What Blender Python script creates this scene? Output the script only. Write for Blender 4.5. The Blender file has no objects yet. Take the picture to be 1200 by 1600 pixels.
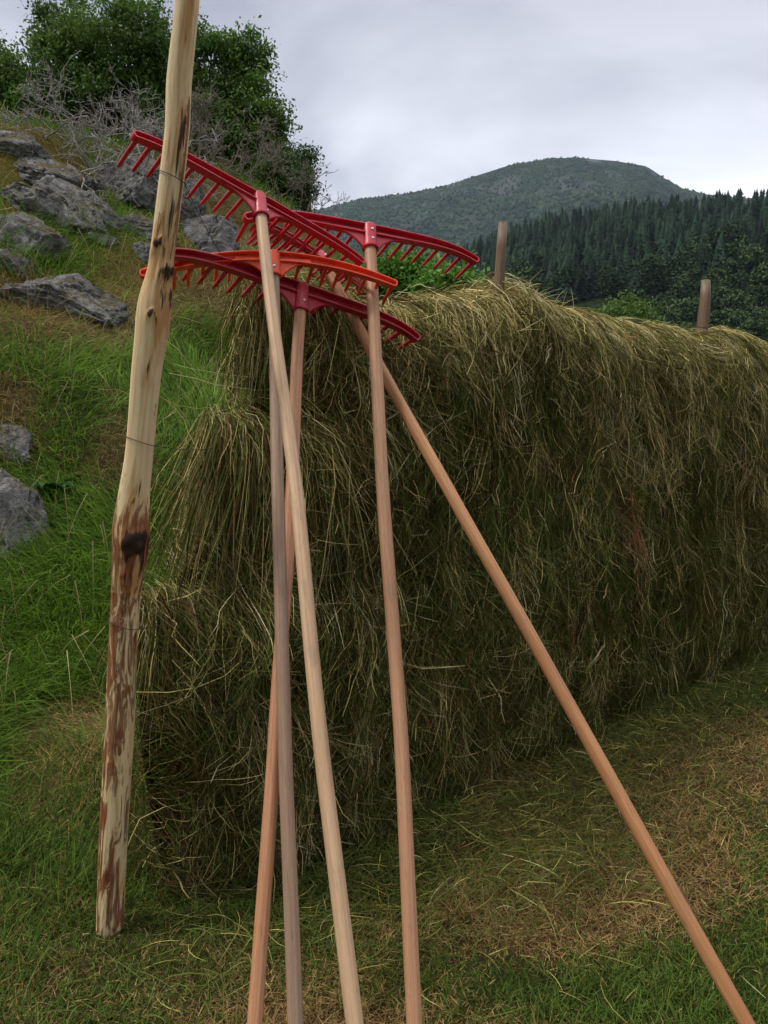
import bpy, math, random
import numpy as np
R = math.radians
rng = np.random.default_rng(7)
random.seed(7)
S = bpy.context.scene
COL = S.collection

# ------------------------------------------------------------------ camera
CAM_H = 1.5
PITCH = R(6.0)
FPX = 1250.0                      # focal length in pixels of the 1200 x 1600 photograph
cd = bpy.data.cameras.new('camera')
cam = bpy.data.objects.new('camera', cd)
COL.objects.link(cam)
cam.location = (0, 0, CAM_H)
cam.rotation_euler = (R(90) - PITCH, 0, 0)
cd.sensor_fit = 'VERTICAL'
cd.sensor_height = 32.0
cd.lens = 25.0
cd.clip_start = 0.05
cd.clip_end = 20000
S.camera = cam

# ------------------------------------------------------------------ sky, sun, exposure
SUN_EL, SUN_AZ = R(56), R(254)    # azimuth clockwise from +Y (the view direction)
w = bpy.data.worlds.new('World')
S.world = w
w.use_nodes = True
nt = w.node_tree
nt.nodes.clear()
out = nt.nodes.new('ShaderNodeOutputWorld')
bg = nt.nodes.new('ShaderNodeBackground')
sky = nt.nodes.new('ShaderNodeTexSky')
sky.sky_type = 'NISHITA'
sky.sun_disc = False
sky.sun_elevation = SUN_EL
sky.sun_rotation = SUN_AZ
sc_ = nt.nodes.new('ShaderNodeVectorMath'); sc_.operation = 'SCALE'
sc_.inputs['Scale'].default_value = 0.08
nt.links.new(sky.outputs[0], sc_.inputs[0])
tc = nt.nodes.new('ShaderNodeTexCoord')
mp = nt.nodes.new('ShaderNodeMapping'); mp.inputs['Scale'].default_value = (1.0, 1.0, 2.6)
mp.inputs['Location'].default_value = (0.35, 0.2, 0.1)
nt.links.new(tc.outputs['Generated'], mp.inputs[0])
n1 = nt.nodes.new('ShaderNodeTexNoise'); n1.inputs['Scale'].default_value = 2.3
n1.inputs['Detail'].default_value = 6; n1.inputs['Roughness'].default_value = .5; n1.inputs['Distortion'].default_value = .35
nt.links.new(mp.outputs[0], n1.inputs['Vector'])
cr = nt.nodes.new('ShaderNodeValToRGB')
cr.color_ramp.elements[0].position = .36; cr.color_ramp.elements[0].color = (.60, .60, .64, 1)
cr.color_ramp.elements[1].position = .62; cr.color_ramp.elements[1].color = (1.2, 1.2, 1.19, 1)
nt.links.new(n1.outputs['Fac'], cr.inputs[0])
sep = nt.nodes.new('ShaderNodeSeparateXYZ')
nt.links.new(tc.outputs['Generated'], sep.inputs[0])
# cloud deck: pale near the skyline, grey above it, brightened overhead, out of view, to light the scene
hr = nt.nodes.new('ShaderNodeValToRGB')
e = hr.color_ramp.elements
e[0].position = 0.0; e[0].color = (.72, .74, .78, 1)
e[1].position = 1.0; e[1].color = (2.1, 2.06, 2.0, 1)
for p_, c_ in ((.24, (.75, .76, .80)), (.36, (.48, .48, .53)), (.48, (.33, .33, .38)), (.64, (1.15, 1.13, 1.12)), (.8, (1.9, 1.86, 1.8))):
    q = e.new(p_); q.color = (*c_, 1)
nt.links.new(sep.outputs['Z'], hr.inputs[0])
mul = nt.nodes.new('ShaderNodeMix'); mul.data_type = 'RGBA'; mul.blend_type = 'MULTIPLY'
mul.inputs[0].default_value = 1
yr = nt.nodes.new('ShaderNodeMapRange'); yr.inputs[1].default_value = -.5; yr.inputs[2].default_value = .6; yr.inputs[3].default_value = .42; yr.inputs[4].default_value = 1.0  # unseen sky behind the camera dimmed to keep the hay face darker
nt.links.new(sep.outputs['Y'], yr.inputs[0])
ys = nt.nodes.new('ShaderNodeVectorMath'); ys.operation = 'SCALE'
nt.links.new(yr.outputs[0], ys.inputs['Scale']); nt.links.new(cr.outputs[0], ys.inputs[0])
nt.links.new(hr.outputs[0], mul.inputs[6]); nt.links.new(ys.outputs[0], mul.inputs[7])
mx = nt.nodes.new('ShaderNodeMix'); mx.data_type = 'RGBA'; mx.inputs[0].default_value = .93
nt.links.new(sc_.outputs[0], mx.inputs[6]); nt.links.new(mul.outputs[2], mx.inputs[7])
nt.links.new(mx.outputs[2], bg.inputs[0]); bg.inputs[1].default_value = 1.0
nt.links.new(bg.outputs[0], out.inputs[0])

sl = bpy.data.lights.new('sun', 'SUN')
sl.energy = 1.5; sl.angle = R(10); sl.color = (1, .96, .9)
so = bpy.data.objects.new('sun', sl)
COL.objects.link(so)
so.rotation_euler = (R(90) - SUN_EL, 0, -SUN_AZ + math.pi)
so.location = (-3, -6, 12)
S.view_settings.view_transform = 'Standard'
S.view_settings.look = 'None'
S.view_settings.exposure = 0.68
S.view_settings.gamma = 1.0
S.render.engine = 'CYCLES'
S.cycles.max_bounces = 6
S.cycles.diffuse_bounces = 2
S.cycles.glossy_bounces = 2
S.cycles.transmission_bounces = 3
S.cycles.volume_bounces = 1
S.cycles.use_denoising = True
S.cycles.caustics_reflective = False
S.cycles.caustics_refractive = False

# ------------------------------------------------------------------ helpers
def hash3(i, seed=0):
    i = i.astype(np.int64)
    h = (i[..., 0] * 374761393 + i[..., 1] * 668265263 + i[..., 2] * 2147483647 + seed * 974634617) & 0xffffffff
    h = ((h ^ (h >> 13)) * 1274126177) & 0xffffffff
    h = ((h ^ (h >> 16)) * 2246822519) & 0xffffffff
    return ((h ^ (h >> 15)) & 0xffffff) / float(0xffffff)

def vnoise(p, seed=0):
    p = np.asarray(p, float)
    i = np.floor(p); f = p - i
    f = f * f * (3 - 2 * f)
    r = 0
    for a in (0, 1):
        for b in (0, 1):
            for c in (0, 1):
                wgt = (f[..., 0] if a else 1 - f[..., 0]) * (f[..., 1] if b else 1 - f[..., 1]) * (f[..., 2] if c else 1 - f[..., 2])
                r = r + wgt * hash3(i + np.array([a, b, c]), seed)
    return r * 2 - 1

def fbm(p, oct=4, seed=0):
    r, a, t = 0, 1, 0
    p = np.asarray(p, float)
    for k in range(oct):
        r = r + a * vnoise(p * (2 ** k) + 17.3 * k, seed + k); t += a; a *= .5
    return r / t

def xyz(x, y, z=0.0):
    return np.stack(np.broadcast_arrays(np.asarray(x, float), np.asarray(y, float), np.asarray(z, float)), -1)

def mesh_obj(name, v, f, mat=None, parent=None, col=None, vec=None, smooth=False, mats=None, midx=None):
    v = np.asarray(v, float).reshape(-1, 3)
    me = bpy.data.meshes.new(name)
    if isinstance(f, np.ndarray):
        n, k = f.shape
        me.vertices.add(len(v)); me.vertices.foreach_set('co', v.astype(np.float32).ravel())
        me.loops.add(n * k); me.loops.foreach_set('vertex_index', f.astype(np.int32).ravel())
        me.polygons.add(n); me.polygons.foreach_set('loop_start', np.arange(0, n * k, k, dtype=np.int32))
        me.update(calc_edges=True)
    else:
        me.from_pydata(v.tolist(), [], [list(map(int, q)) for q in f]); me.update()
    if col is not None:
        a = me.attributes.new('Col', 'FLOAT_COLOR', 'POINT')
        c = np.ones((len(v), 4), np.float32); c[:, :3] = col
        a.data.foreach_set('color', c.ravel())
    if vec is not None:
        a = me.attributes.new('grain', 'FLOAT_VECTOR', 'POINT')
        a.data.foreach_set('vector', np.asarray(vec, np.float32).ravel())
    for m in (mats or ([mat] if mat else [])):
        me.materials.append(m)
    if midx is not None:
        me.polygons.foreach_set('material_index', np.asarray(midx, np.int32))
    if smooth:
        me.polygons.foreach_set('use_smooth', np.ones(len(me.polygons), bool))
    o = bpy.data.objects.new(name, me)
    COL.objects.link(o)
    if parent is not None:
        o.parent = parent
    return o

def empty(name, loc):
    o = bpy.data.objects.new(name, None); COL.objects.link(o)
    o.location = tuple(map(float, loc)); o.empty_display_size = .1
    return o

def tag(o, label=None, cat=None, group=None, kind=None):
    if label: o['label'] = label
    if cat: o['category'] = cat
    if group: o['group'] = group
    if kind: o['kind'] = kind
    return o

class MB:
    """collects pieces into one mesh"""
    def __init__(s): s.v = []; s.f = []; s.g = []; s.n = 0
    def add(s, v, f, g=None):
        v = np.asarray(v, float).reshape(-1, 3)
        s.v.append(v); s.f += [[int(i) + s.n for i in q] for q in f]
        s.g.append(np.zeros_like(v) if g is None else g); s.n += len(v)
    def tube(s, pts, rad, sides=8, cap=True, jit=0.0, seed=0):
        pts = np.asarray(pts, float); k = len(pts)
        rad = np.broadcast_to(np.asarray(rad, float), (k,))
        t = np.gradient(pts, axis=0); t /= np.linalg.norm(t, axis=1)[:, None] + 1e-12
        ref = np.array([0, 0, 1.]) if abs(t[0][2]) < .8 else np.array([0, 1., 0])
        a = np.cross(t, ref); a /= np.linalg.norm(a, axis=1)[:, None] + 1e-12
        b = np.cross(t, a)
        th = np.linspace(0, 2 * math.pi, sides, endpoint=False)
        ln = np.concatenate([[0], np.cumsum(np.linalg.norm(np.diff(pts, axis=0), axis=1))])
        rr = rad[:, None] * np.ones(sides)[None]
        g = np.stack([rr * np.cos(th), rr * np.sin(th), ln[:, None] * np.ones(sides)], -1)
        if jit:
            rr = rr * (1 + jit * fbm(g * np.array([30, 30, 4.0]) + seed * 7.1, 3, seed))
        ring = pts[:, None] + a[:, None] * (rr * np.cos(th))[..., None] + b[:, None] * (rr * np.sin(th))[..., None]
        f = []
        for i in range(k - 1):
            for j in range(sides):
                j2 = (j + 1) % sides
                f.append((i * sides + j, i * sides + j2, (i + 1) * sides + j2, (i + 1) * sides + j))
        if cap:
            f.append(tuple(range(sides))[::-1]); f.append(tuple((k - 1) * sides + j for j in range(sides)))
        s.add(ring, f, g.reshape(-1, 3))
    def build(s, name, mat, parent=None, smooth=True, origin=(0, 0, 0)):
        return mesh_obj(name, np.concatenate(s.v) - np.asarray(origin, float), s.f, mat, parent, vec=np.concatenate(s.g), smooth=smooth)

def tubes_np(P, Rd, sides=4):
    """many thin tubes at once: P (N,K,3), Rd (N,K) -> verts, faces"""
    N, K, _ = P.shape
    t = np.gradient(P, axis=1); t /= np.linalg.norm(t, axis=2, keepdims=True) + 1e-12
    ref = np.where(np.abs(t[:, :1, 2:]) < .8, np.array([0, 0, 1.]), np.array([1., 0, 0]))
    a = np.cross(t, np.broadcast_to(ref, t.shape)); a /= np.linalg.norm(a, axis=2, keepdims=True) + 1e-12
    b = np.cross(t, a)
    th = np.linspace(0, 2 * math.pi, sides, endpoint=False)
    V = P[:, :, None] + Rd[:, :, None, None] * (a[:, :, None] * np.cos(th)[:, None] + b[:, :, None] * np.sin(th)[:, None])
    idx = np.arange(N * K * sides).reshape(N, K, sides)
    nx = np.roll(idx, -1, 2)
    f = np.stack([idx[:, :-1], nx[:, :-1], nx[:, 1:], idx[:, 1:]], -1).reshape(-1, 4)
    return V.reshape(-1, 3), f

def ribbons(P, W, taper, side=None):
    """P (N,K,3), W (N,) half-widths -> verts, faces of flat blades"""
    N, K, _ = P.shape
    t = P[:, -1] - P[:, 0]
    if side is None:
        side = np.cross(t, rng.normal(size=(N, 3)))
    side = side / (np.linalg.norm(side, axis=1, keepdims=True) + 1e-9)
    o = side[:, None] * (W[:, None] * np.asarray(taper)[None])[..., None]
    V = np.stack([P - o, P + o], 2).reshape(-1, 3)
    i = np.arange(N * K * 2).reshape(N, K, 2)
    f = np.stack([i[:, :-1, 0], i[:, :-1, 1], i[:, 1:, 1], i[:, 1:, 0]], -1).reshape(-1, 4)
    return V, f

def rep(c, k): return np.repeat(c, k, axis=0)

# pixels of the photograph to the world (used to set things out on the ground)
CP, SP = math.cos(PITCH), math.sin(PITCH)
def ray(px, py):
    x = (px - 600) / FPX; y = (800 - py) / FPX
    return np.array([x, CP + y * SP, y * CP - SP])
def at_fwd(px, py, Y):
    d = ray(px, py); return np.array([0, 0, CAM_H]) + d * (Y / d[1])
def at_cam(px, py, depth):
    return np.array([0, 0, CAM_H]) + ray(px, py) * depth

# ------------------------------------------------------------------ terrain
def height(x, y):
    x = np.asarray(x, float); y = np.asarray(y, float)
    u = -.69 * x + .72 * y - 4.1
    s = .72 * x + .69 * y
    up = .5 * (u + np.sqrt(u * u + .5))
    slope = .66 * up + .03 * np.minimum(up, 30) ** 2
    crest = 5.7 + .035 * np.clip(up - 7, 0, 40)
    k = .55
    hill = crest - k * np.logaddexp(0, (crest - slope) / k)
    g = 1 / (1 + np.exp((s - 10.2) / .8))
    far = 1 / (1 + np.exp((u - 30) / 6))
    z = hill * g * far
    amt = np.clip(z / 1.5, 0, 1)
    p = xyz(x, y)
    z = z + amt * (.42 * fbm(p * .45, 3, 3) + .10 * fbm(p * 1.7, 3, 5)) + .022 * fbm(p * 1.1, 3, 9) + .01 * vnoise(p * 4, 4)
    r = np.hypot(x, y)
    z = z - np.clip((r - 30) / 60, 0, 1) * 2.5 + np.clip((r - 100) / 200, 0, 1) * 2 * fbm(p * .01, 2, 8)
    return z
def hit(px, py):
    d = ray(px, py); o = np.array([0, 0, CAM_H])
    t = np.concatenate([np.arange(.8, 12, .02), np.arange(12, 60, .05)])
    q = o + d * t[:, None]
    m = q[:, 2] < height(q[:, 0], q[:, 1])
    i = int(np.argmax(m)) if m.any() else len(t) - 1
    return q[i], t[i]

# ------------------------------------------------------------------ materials
def new_mat(name):
    m = bpy.data.materials.new(name); m.use_nodes = True
    n = m.node_tree
    b = n.nodes['Principled BSDF']
    return m, n, b
def node(n, t, **kw):
    x = n.nodes.new(t)
    for k, v in kw.items():
        if k in x.inputs: x.inputs[k].default_value = v
        else: setattr(x, k, v)
    return x
def ramp(n, fac, stops):
    r = n.nodes.new('ShaderNodeValToRGB')
    e = r.color_ramp.elements
    e[0].position, e[0].color = stops[0][0], (*stops[0][1], 1)
    e[1].position, e[1].color = stops[-1][0], (*stops[-1][1], 1)
    for p, c in stops[1:-1]:
        q = e.new(p); q.color = (*c, 1)
    n.links.new(fac, r.inputs[0])
    return r.outputs[0]
def mixc(n, fac, a, b, mode='MIX'):
    m = n.nodes.new('ShaderNodeMix'); m.data_type = 'RGBA'; m.blend_type = mode
    for k, v in ((0, fac), (6, a), (7, b)):
        if hasattr(v, 'is_output'): n.links.new(v, m.inputs[k])
        elif k == 0: m.inputs[0].default_value = v
        else: m.inputs[k].default_value = (*v, 1)
    return m.outputs[2]
def noise(n, vec, scale, detail=4, rough=.55, dist=0):
    x = node(n, 'ShaderNodeTexNoise', Scale=scale, Detail=detail, Roughness=rough, Distortion=dist)
    if vec is not None: n.links.new(vec, x.inputs['Vector'])
    return x.outputs['Fac']
def stretch(n, vec, sc):
    m = node(n, 'ShaderNodeMapping'); m.inputs['Scale'].default_value = sc
    n.links.new(vec, m.inputs[0]); return m.outputs[0]
def bump(n, b, h, strength=.3, dist=.01):
    x = node(n, 'ShaderNodeBump'); x.inputs['Strength'].default_value = strength; x.inputs['Distance'].default_value = dist
    n.links.new(h, x.inputs['Height']); n.links.new(x.outputs[0], b.inputs['Normal'])

def blade_mat(name, translucent=.3, rough=.6, spec=.25):
    m, n, b = new_mat(name)
    a = node(n, 'ShaderNodeAttribute'); a.attribute_name = 'Col'
    n.links.new(a.outputs['Color'], b.inputs['Base Color'])
    b.inputs['Roughness'].default_value = rough
    b.inputs['Specular IOR Level'].default_value = spec
    if translucent:
        t = node(n, 'ShaderNodeBsdfTranslucent'); n.links.new(a.outputs['Color'], t.inputs[0])
        x = node(n, 'ShaderNodeMixShader'); x.inputs[0].default_value = translucent
        n.links.new(b.outputs[0], x.inputs[1]); n.links.new(t.outputs[0], x.inputs[2])
        n.links.new(x.outputs[0], n.nodes['Material Output'].inputs[0])
    return m
M_HAY = blade_mat('hay', .08, .9, .04)
M_GRASS = blade_mat('grass', .3, .65, .10)
M_LEAF = blade_mat('leaf', .35, .5, .2)
M_FAR = blade_mat('far_foliage', 0, .9, .1)

def wood_handle(name, c1, c2, c3):
    m, n, b = new_mat(name)
    a = node(n, 'ShaderNodeAttribute'); a.attribute_name = 'grain'
    v = a.outputs['Vector']
    f1 = noise(n, stretch(n, v, (160, 160, 2.2)), 1, 5, .6, .4)
    f2 = noise(n, stretch(n, v, (18, 18, .9)), 1, 3)
    f3 = noise(n, stretch(n, v, (420, 420, 26)), 1, 2)
    base = ramp(n, f1, ((.28, c3), (.5, c1), (.75, c2)))
    base = mixc(n, ramp(n, f2, ((.38, (0, 0, 0)), (.66, (.75, .75, .75)))), base, c3)
    base = mixc(n, ramp(n, f3, ((.60, (0, 0, 0)), (.72, (.45, .45, .45)))), base, (c3[0] * .5, c3[1] * .45, c3[2] * .4))
    f6 = noise(n, stretch(n, v, (30, 30, 5)), 1, 5, .7, .6)
    base = mixc(n, ramp(n, f6, ((.50, (0, 0, 0)), (.72, (.5, .5, .5)))), base, (.16, .115, .085))
    n.links.new(base, b.inputs['Base Color'])
    b.inputs['Roughness'].default_value = .5
    b.inputs['Specular IOR Level'].default_value = .4
    bump(n, b, f1, .15, .001)
    return m
def plastic(name, c, rough=.38):
    m, n, b = new_mat(name)
    t = node(n, 'ShaderNodeTexCoord')
    f = noise(n, t.outputs['Object'], 35, 4)
    cc = ramp(n, f, ((.3, tuple(x * .80 for x in c)), (.7, tuple(min(1, x * 1.1) for x in c))))
    f3 = noise(n, t.outputs['Object'], 11, 5, .7)                       # sun faded and scuffed places
    cc = mixc(n, ramp(n, f3, ((.48, (0, 0, 0)), (.70, (.38, .38, .38)))), cc, (min(1, c[0] * 1.05 + .06), c[1] + .10, c[2] + .09))
    f4 = noise(n, stretch(n, t.outputs['Object'], (60, 60, 140)), 1, 4, .7)
    cc = mixc(n, ramp(n, f4, ((.64, (0, 0, 0)), (.74, (.5, .5, .5)))), cc, (c[0] * .4, c[1] * .6, c[2] * .6))
    n.links.new(cc, b.inputs['Base Color'])
    f2 = noise(n, t.outputs['Object'], 240, 3)
    rr = ramp(n, f2, ((.3, (rough - .1,) * 3), (.7, (rough + .15,) * 3)))
    n.links.new(rr, b.inputs['Roughness'])
    bump(n, b, f2, .06, .001)
    return m
M_RED = plastic('red_plastic', (.52, .017, .038))
M_DARKRED = plastic('dark_red_plastic', (.44, .014, .032))
M_ORANGE = plastic('orange_red_plastic', (.86, .085, .03))
m_, n_, b_ = new_mat('steel'); M_STEEL = m_
b_.inputs['Base Color'].default_value = (.6, .6, .62, 1); b_.inputs['Metallic'].default_value = 1
n_.links.new(ramp(n_, noise(n_, None, 90), ((.3, (.3,) * 3), (.7, (.5,) * 3))), b_.inputs['Roughness'])
m_, n_, b_ = new_mat('rusty_wire'); M_WIRE = m_
n_.links.new(ramp(n_, noise(n_, None, 60), ((.35, (.03, .02, .018)), (.7, (.10, .055, .035)))), b_.inputs['Base Color'])
b_.inputs['Roughness'].default_value = .7; b_.inputs['Metallic'].default_value = .4
m_, n_, b_ = new_mat('paper_tag'); M_PAPER = m_
n_.links.new(ramp(n_, noise(n_, None, 80), ((.3, (.66, .68, .7)), (.7, (.78, .79, .8)))), b_.inputs['Base Color'])

# ------------------------------------------------------------------ ground sheet
def ground_mat():
    m, n, b = new_mat('ground')
    t = node(n, 'ShaderNodeTexCoord'); v = t.outputs['Object']
    f1 = noise(n, v, 1.3, 6, .65)
    f2 = noise(n, v, 45, 5, .7)
    a = node(n, 'ShaderNodeAttribute'); a.attribute_name = 'Col'
    thatch = ramp(n, f2, ((.3, (.25, .25, .25)), (.5, (.8, .8, .8)), (.72, (1.5, 1.5, 1.5))))
    c = mixc(n, 1.0, a.outputs['Color'], thatch, 'MULTIPLY')
    c = mixc(n, ramp(n, f1, ((.42, (0, 0, 0)), (.62, (.5, .5, .5)))), c, (.045, .032, .016))
    n.links.new(c, b.inputs['Base Color'])
    b.inputs['Roughness'].default_value = .95; b.inputs['Specular IOR Level'].default_value = .1
    bump(n, b, f2, .8, .02)
    return m

# patches of ground colour: where the turf is lush, dry or scorched (world positions)
PATCH = []   # (x, y, radius, kind)
for px, py, rp, kind in (
        (110, 520, 95, 'dry'), (200, 500, 70, 'dry'), (40, 480, 60, 'dry'), (240, 440, 70, 'moss'), (180, 415, 55, 'moss'), (310, 470, 60, 'dry'), (350, 500, 50, 'dry'),
        (170, 690, 55, 'dry'), (195, 740, 40, 'dry'), (10, 620, 34, 'dry'), (20, 655, 34, 'dry'), (110, 610, 60, 'lush'), (60, 690, 30, 'dry'), (90, 660, 40, 'lush'),
        (110, 400, 55, 'lush'), (180, 350, 45, 'lush'), (70, 395, 40, 'lush'), (20, 560, 60, 'lush'), (130, 580, 70, 'lush'), (300, 590, 70, 'lush'), (330, 530, 50, 'lush'), (290, 650, 60, 'lush'),
        (110, 860, 90, 'lush'), (60, 960, 90, 'lush'), (260, 820, 80, 'lush'), (30, 1050, 90, 'lush'), (150, 980, 80, 'lush'), (270, 720, 60, 'lush'), (60, 330, 40, 'moss'), (30, 230, 50, 'moss'), (90, 260, 40, 'moss'),
        (330, 410, 60, 'moss'), (130, 1110, 60, 'straw'), (60, 1140, 55, 'straw')):
    q, t_ = hit(px, py)
    PATCH.append((q[0], q[1], rp * t_ / FPX * 1.1, kind))
KIN = ['lush', 'dry', 'moss', 'straw']
def turf(x, y):
    """weights of lush, dry, moss, straw for hillside points"""
    wts = np.zeros((4,) + np.shape(x))
    p = xyz(x, y)
    jx = .35 * fbm(p * 1.6, 3, 21); jy = .35 * fbm(p * 1.6, 3, 22)
    for a, b, r, k in PATCH:
        d2 = ((x + jx * r - a) ** 2 + (y + jy * r - b) ** 2 * .45) / (r * r)
        wts[KIN.index(k)] += np.exp(-d2 * 1.2)
    nz = fbm(p * .8, 3, 23)
    wts[0] += .35 * np.clip(.5 + nz, 0, 1); wts[1] += .3 * np.clip(.4 - nz, 0, 1); wts[2] += .14 + .25 * np.clip((np.hypot(x, y) - 7) / 4, 0, 1) * np.clip(.4 + nz * 1.5, 0, 1)
    wts = wts ** 2.2
    return wts / (wts.sum(0) + 1e-9)
# fence line
P0 = np.array([-.83, 2.27]); U = np.array([.722, .692]); NV = np.array([.692, -.722])
def fence_sn(x, y):
    dx = np.asarray(x) - P0[0]; dy = np.asarray(y) - P0[1]
    return dx * U[0] + dy * U[1], dx * NV[0] + dy * NV[1]
def meadow_mix(x, y):
    """0 green .. 1 brown for the mown meadow"""
    p = xyz(x, y)
    v = .5 + 1.5 * fbm(p * 1.6, 4, 31)
    for a, b, rx, ry, amt in ((.6, 2.6, .42, .33, 1.0), (1.05, 3.1, .45, .38, .9), (.25, 2.32, .32, .2, .7), (1.5, 3.5, .42, .36, .7), (1.0, 2.5, .3, .25, .3), (2.4, 3.9, .6, .5, .3),
                              (.35, 1.96, .55, .15, -.9), (1.9, 4.4, .6, .5, -.9), (1.0, 2.02, .4, .2, -.45), (-.9, 1.6, .8, .8, -.35), (-1.5, 2.6, .8, .7, -.2), (-1.7, 3.5, .7, .35, .4), (-.1, 2.0, .25, .2, .2)):
        v = v + amt * np.exp(-(((x - a) / rx) ** 2 + ((y - b) / ry) ** 2))
    return np.clip(v, 0, 1)

def build_ground():
    rad = np.concatenate([np.arange(0.0, 3, .06), np.arange(3, 9, .09), np.arange(9, 30, .3), np.geomspace(30, 6000, 50)])
    ang = np.concatenate([np.linspace(-60, 60, 420, endpoint=False), np.linspace(60, 300, 120, endpoint=False)])
    A, Rr = np.meshgrid(np.radians(ang), rad)
    X, Y = Rr * np.sin(A), Rr * np.cos(A)
    Z = height(X, Y)
    nr, na = X.shape
    idx = np.arange(nr * na).reshape(nr, na)
    f = np.stack([idx[:-1], np.roll(idx, -1, 1)[:-1], np.roll(idx, -1, 1)[1:], idx[1:]], -1).reshape(-1, 4)
    x, y, z = X.ravel(), Y.ravel(), Z.ravel()
    lush, dry, moss, straw = turf(x, y)
    hillc = lush[:, None] * [.035, .075, .012] + dry[:, None] * [.125, .09, .038] + moss[:, None] * [.14, .105, .022] + straw[:, None] * [.19, .15, .07]
    b = meadow_mix(x, y)[:, None]
    mead = (1 - b) * np.array([.035, .05, .012]) + b * np.array([.09, .052, .02])
    k = np.clip((-.69 * x + .72 * y - 3.6) / .6, 0, 1)[:, None]
    c = hillc * k + mead * (1 - k)
    rr = np.hypot(x, y)[:, None]
    c = np.where(rr > 40, np.array([.035, .058, .018]), c)
    o = mesh_obj('ground', np.stack([x, y, z], 1), f, ground_mat(), col=c, smooth=True)
    tag(o, 'mown meadow and grassy hillside ground', 'ground', kind='structure')
build_ground()

# ------------------------------------------------------------------ far mountain, forest hill
def interp_az(pts, az):
    """skyline (pixel x, pixel y) -> tan(elevation) by azimuth"""
    a, e = [], []
    for px, py in pts:
        d = ray(px, py); a.append(math.atan2(d[0], d[1])); e.append(d[2] / math.hypot(d[0], d[1]))
    return np.interp(az, a, e)
def hill_mat(name, c1, c2, rock, rock_h, sc):
    m, n, b = new_mat(name)
    t = node(n, 'ShaderNodeTexCoord'); v = t.outputs['Object']
    f = noise(n, v, sc, 6, .7); f2 = noise(n, v, sc * 6, 4, .6)
    c = ramp(n, f2, ((.3, c1), (.7, c2)))
    sp = node(n, 'ShaderNodeSeparateXYZ'); n.links.new(v, sp.inputs[0])
    mr = node(n, 'ShaderNodeMapRange'); mr.inputs[1].default_value = rock_h[0]; mr.inputs[2].default_value = rock_h[1]
    n.links.new(sp.outputs['Z'], mr.inputs[0])
    ml = node(n, 'ShaderNodeMath', operation='MULTIPLY'); n.links.new(mr.outputs[0], ml.inputs[0])
    n.links.new(ramp(n, f, ((.5, (0, 0, 0)), (.6, (1, 1, 1)))), ml.inputs[1])
    c = mixc(n, ml.outputs[0], c, rock)
    n.links.new(c, b.inputs['Base Color'])
    b.inputs['Roughness'].default_value = 1; b.inputs['Specular IOR Level'].default_value = 0
    bump(n, b, f2, 1, 4)
    return m
MOUNT = ((-900, 520), (-300, 430), (200, 360), (440, 335), (500, 327), (560, 311), (640, 301), (690, 292), (740, 277), (800, 257), (860, 248), (900, 246), (960, 250), (1010, 259), (1040, 279), (1060, 292), (1110, 304), (1200, 312), (1500, 330), (2100, 420))
def build_range(name, skyline, pxr, r0, r1, r2, z0, nmat, rough, na, nb, seed, label):
    a0, a1 = [math.atan2(ray(p, 300)[0], ray(p, 300)[1]) for p in pxr]
    az = np.linspace(a0, a1, na)
    t = np.concatenate([np.linspace(0, 1, nb), 1 + np.linspace(.05, 1, nb // 3)])
    el = interp_az(skyline, az)
    zr = CAM_H + el * r1
    T, AZ = np.meshgrid(t, az, indexing='ij')
    rr = np.where(T <= 1, r0 + (r1 - r0) * T, r1 + (r2 - r1) * (T - 1))
    prof = np.where(T <= 1, np.clip(T, 0, 1) ** .9, (1 - (T - 1)) ** 1.0)
    X, Y = rr * np.sin(AZ), rr * np.cos(AZ)
    base = z0 + (zr[None] - z0) * prof
    nz = fbm(xyz(X, Y) * rough[1], 5, seed)
    fade = np.clip(np.minimum(T * 4, 1) * (1 - .97 * np.exp(-((T - 1) / .16) ** 2)), 0, 1)
    Z = base + rough[0] * nz * fade
    idx = np.arange(T.size).reshape(T.shape)
    f = np.stack([idx[:-1, :-1], idx[:-1, 1:], idx[1:, 1:], idx[1:, :-1]], -1).reshape(-1, 4)
    V = np.stack([X.ravel(), Y.ravel(), Z.ravel()], 1)
    o = mesh_obj(name, V, f, nmat, smooth=True)
    tag(o, label, name, kind='structure')
    return X, Y, Z, T
MX, MY, MZ, MT = build_range('mountain', MOUNT, (-1500, 3400), 1100, 2600, 3800, -15,
    hill_mat('mountain_slope', (.014, .024, .012), (.034, .05, .022), (.11, .11, .105), (430, 850), .010), (130, .0042), 420, 70, 41, 'far wooded mountain with a broad bare rocky top')
HILL = ((300, 640), (560, 520), (640, 470), (690, 436), (730, 415), (770, 398), (820, 376), (900, 359), (1000, 348), (1100, 340), (1200, 333), (1500, 318), (2100, 330))
HX, HY, HZ, HT = build_range('forest_hill', HILL, (300, 2600), 170, 520, 800, -6,
    hill_mat('hill_floor', (.010, .016, .008), (.024, .036, .013), (.05, .05, .04), (900, 1000), .03), (7, .02), 260, 50, 51, 'dark spruce covered hill in front of the far mountain')

def surf_pick(X, Y, Z, T, n, lo, hi, jitter, wf=None):
    ii, jj = np.where((T[:-1, :-1] >= lo) & (T[:-1, :-1] <= hi))
    ar = np.hypot(X[ii, jj], Y[ii, jj])
    p = ar / ar.sum()
    k = rng.choice(len(ii), n, p=p)
    i, j = ii[k], jj[k]
    a, b = rng.random(n), rng.random(n)
    L = lambda Q: (Q[i, j] * (1 - a) + Q[i + 1, j] * a) * (1 - b) + (Q[i, j + 1] * (1 - a) + Q[i + 1, j + 1] * a) * b
    return np.stack([L(X), L(Y), L(Z)], 1)

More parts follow.
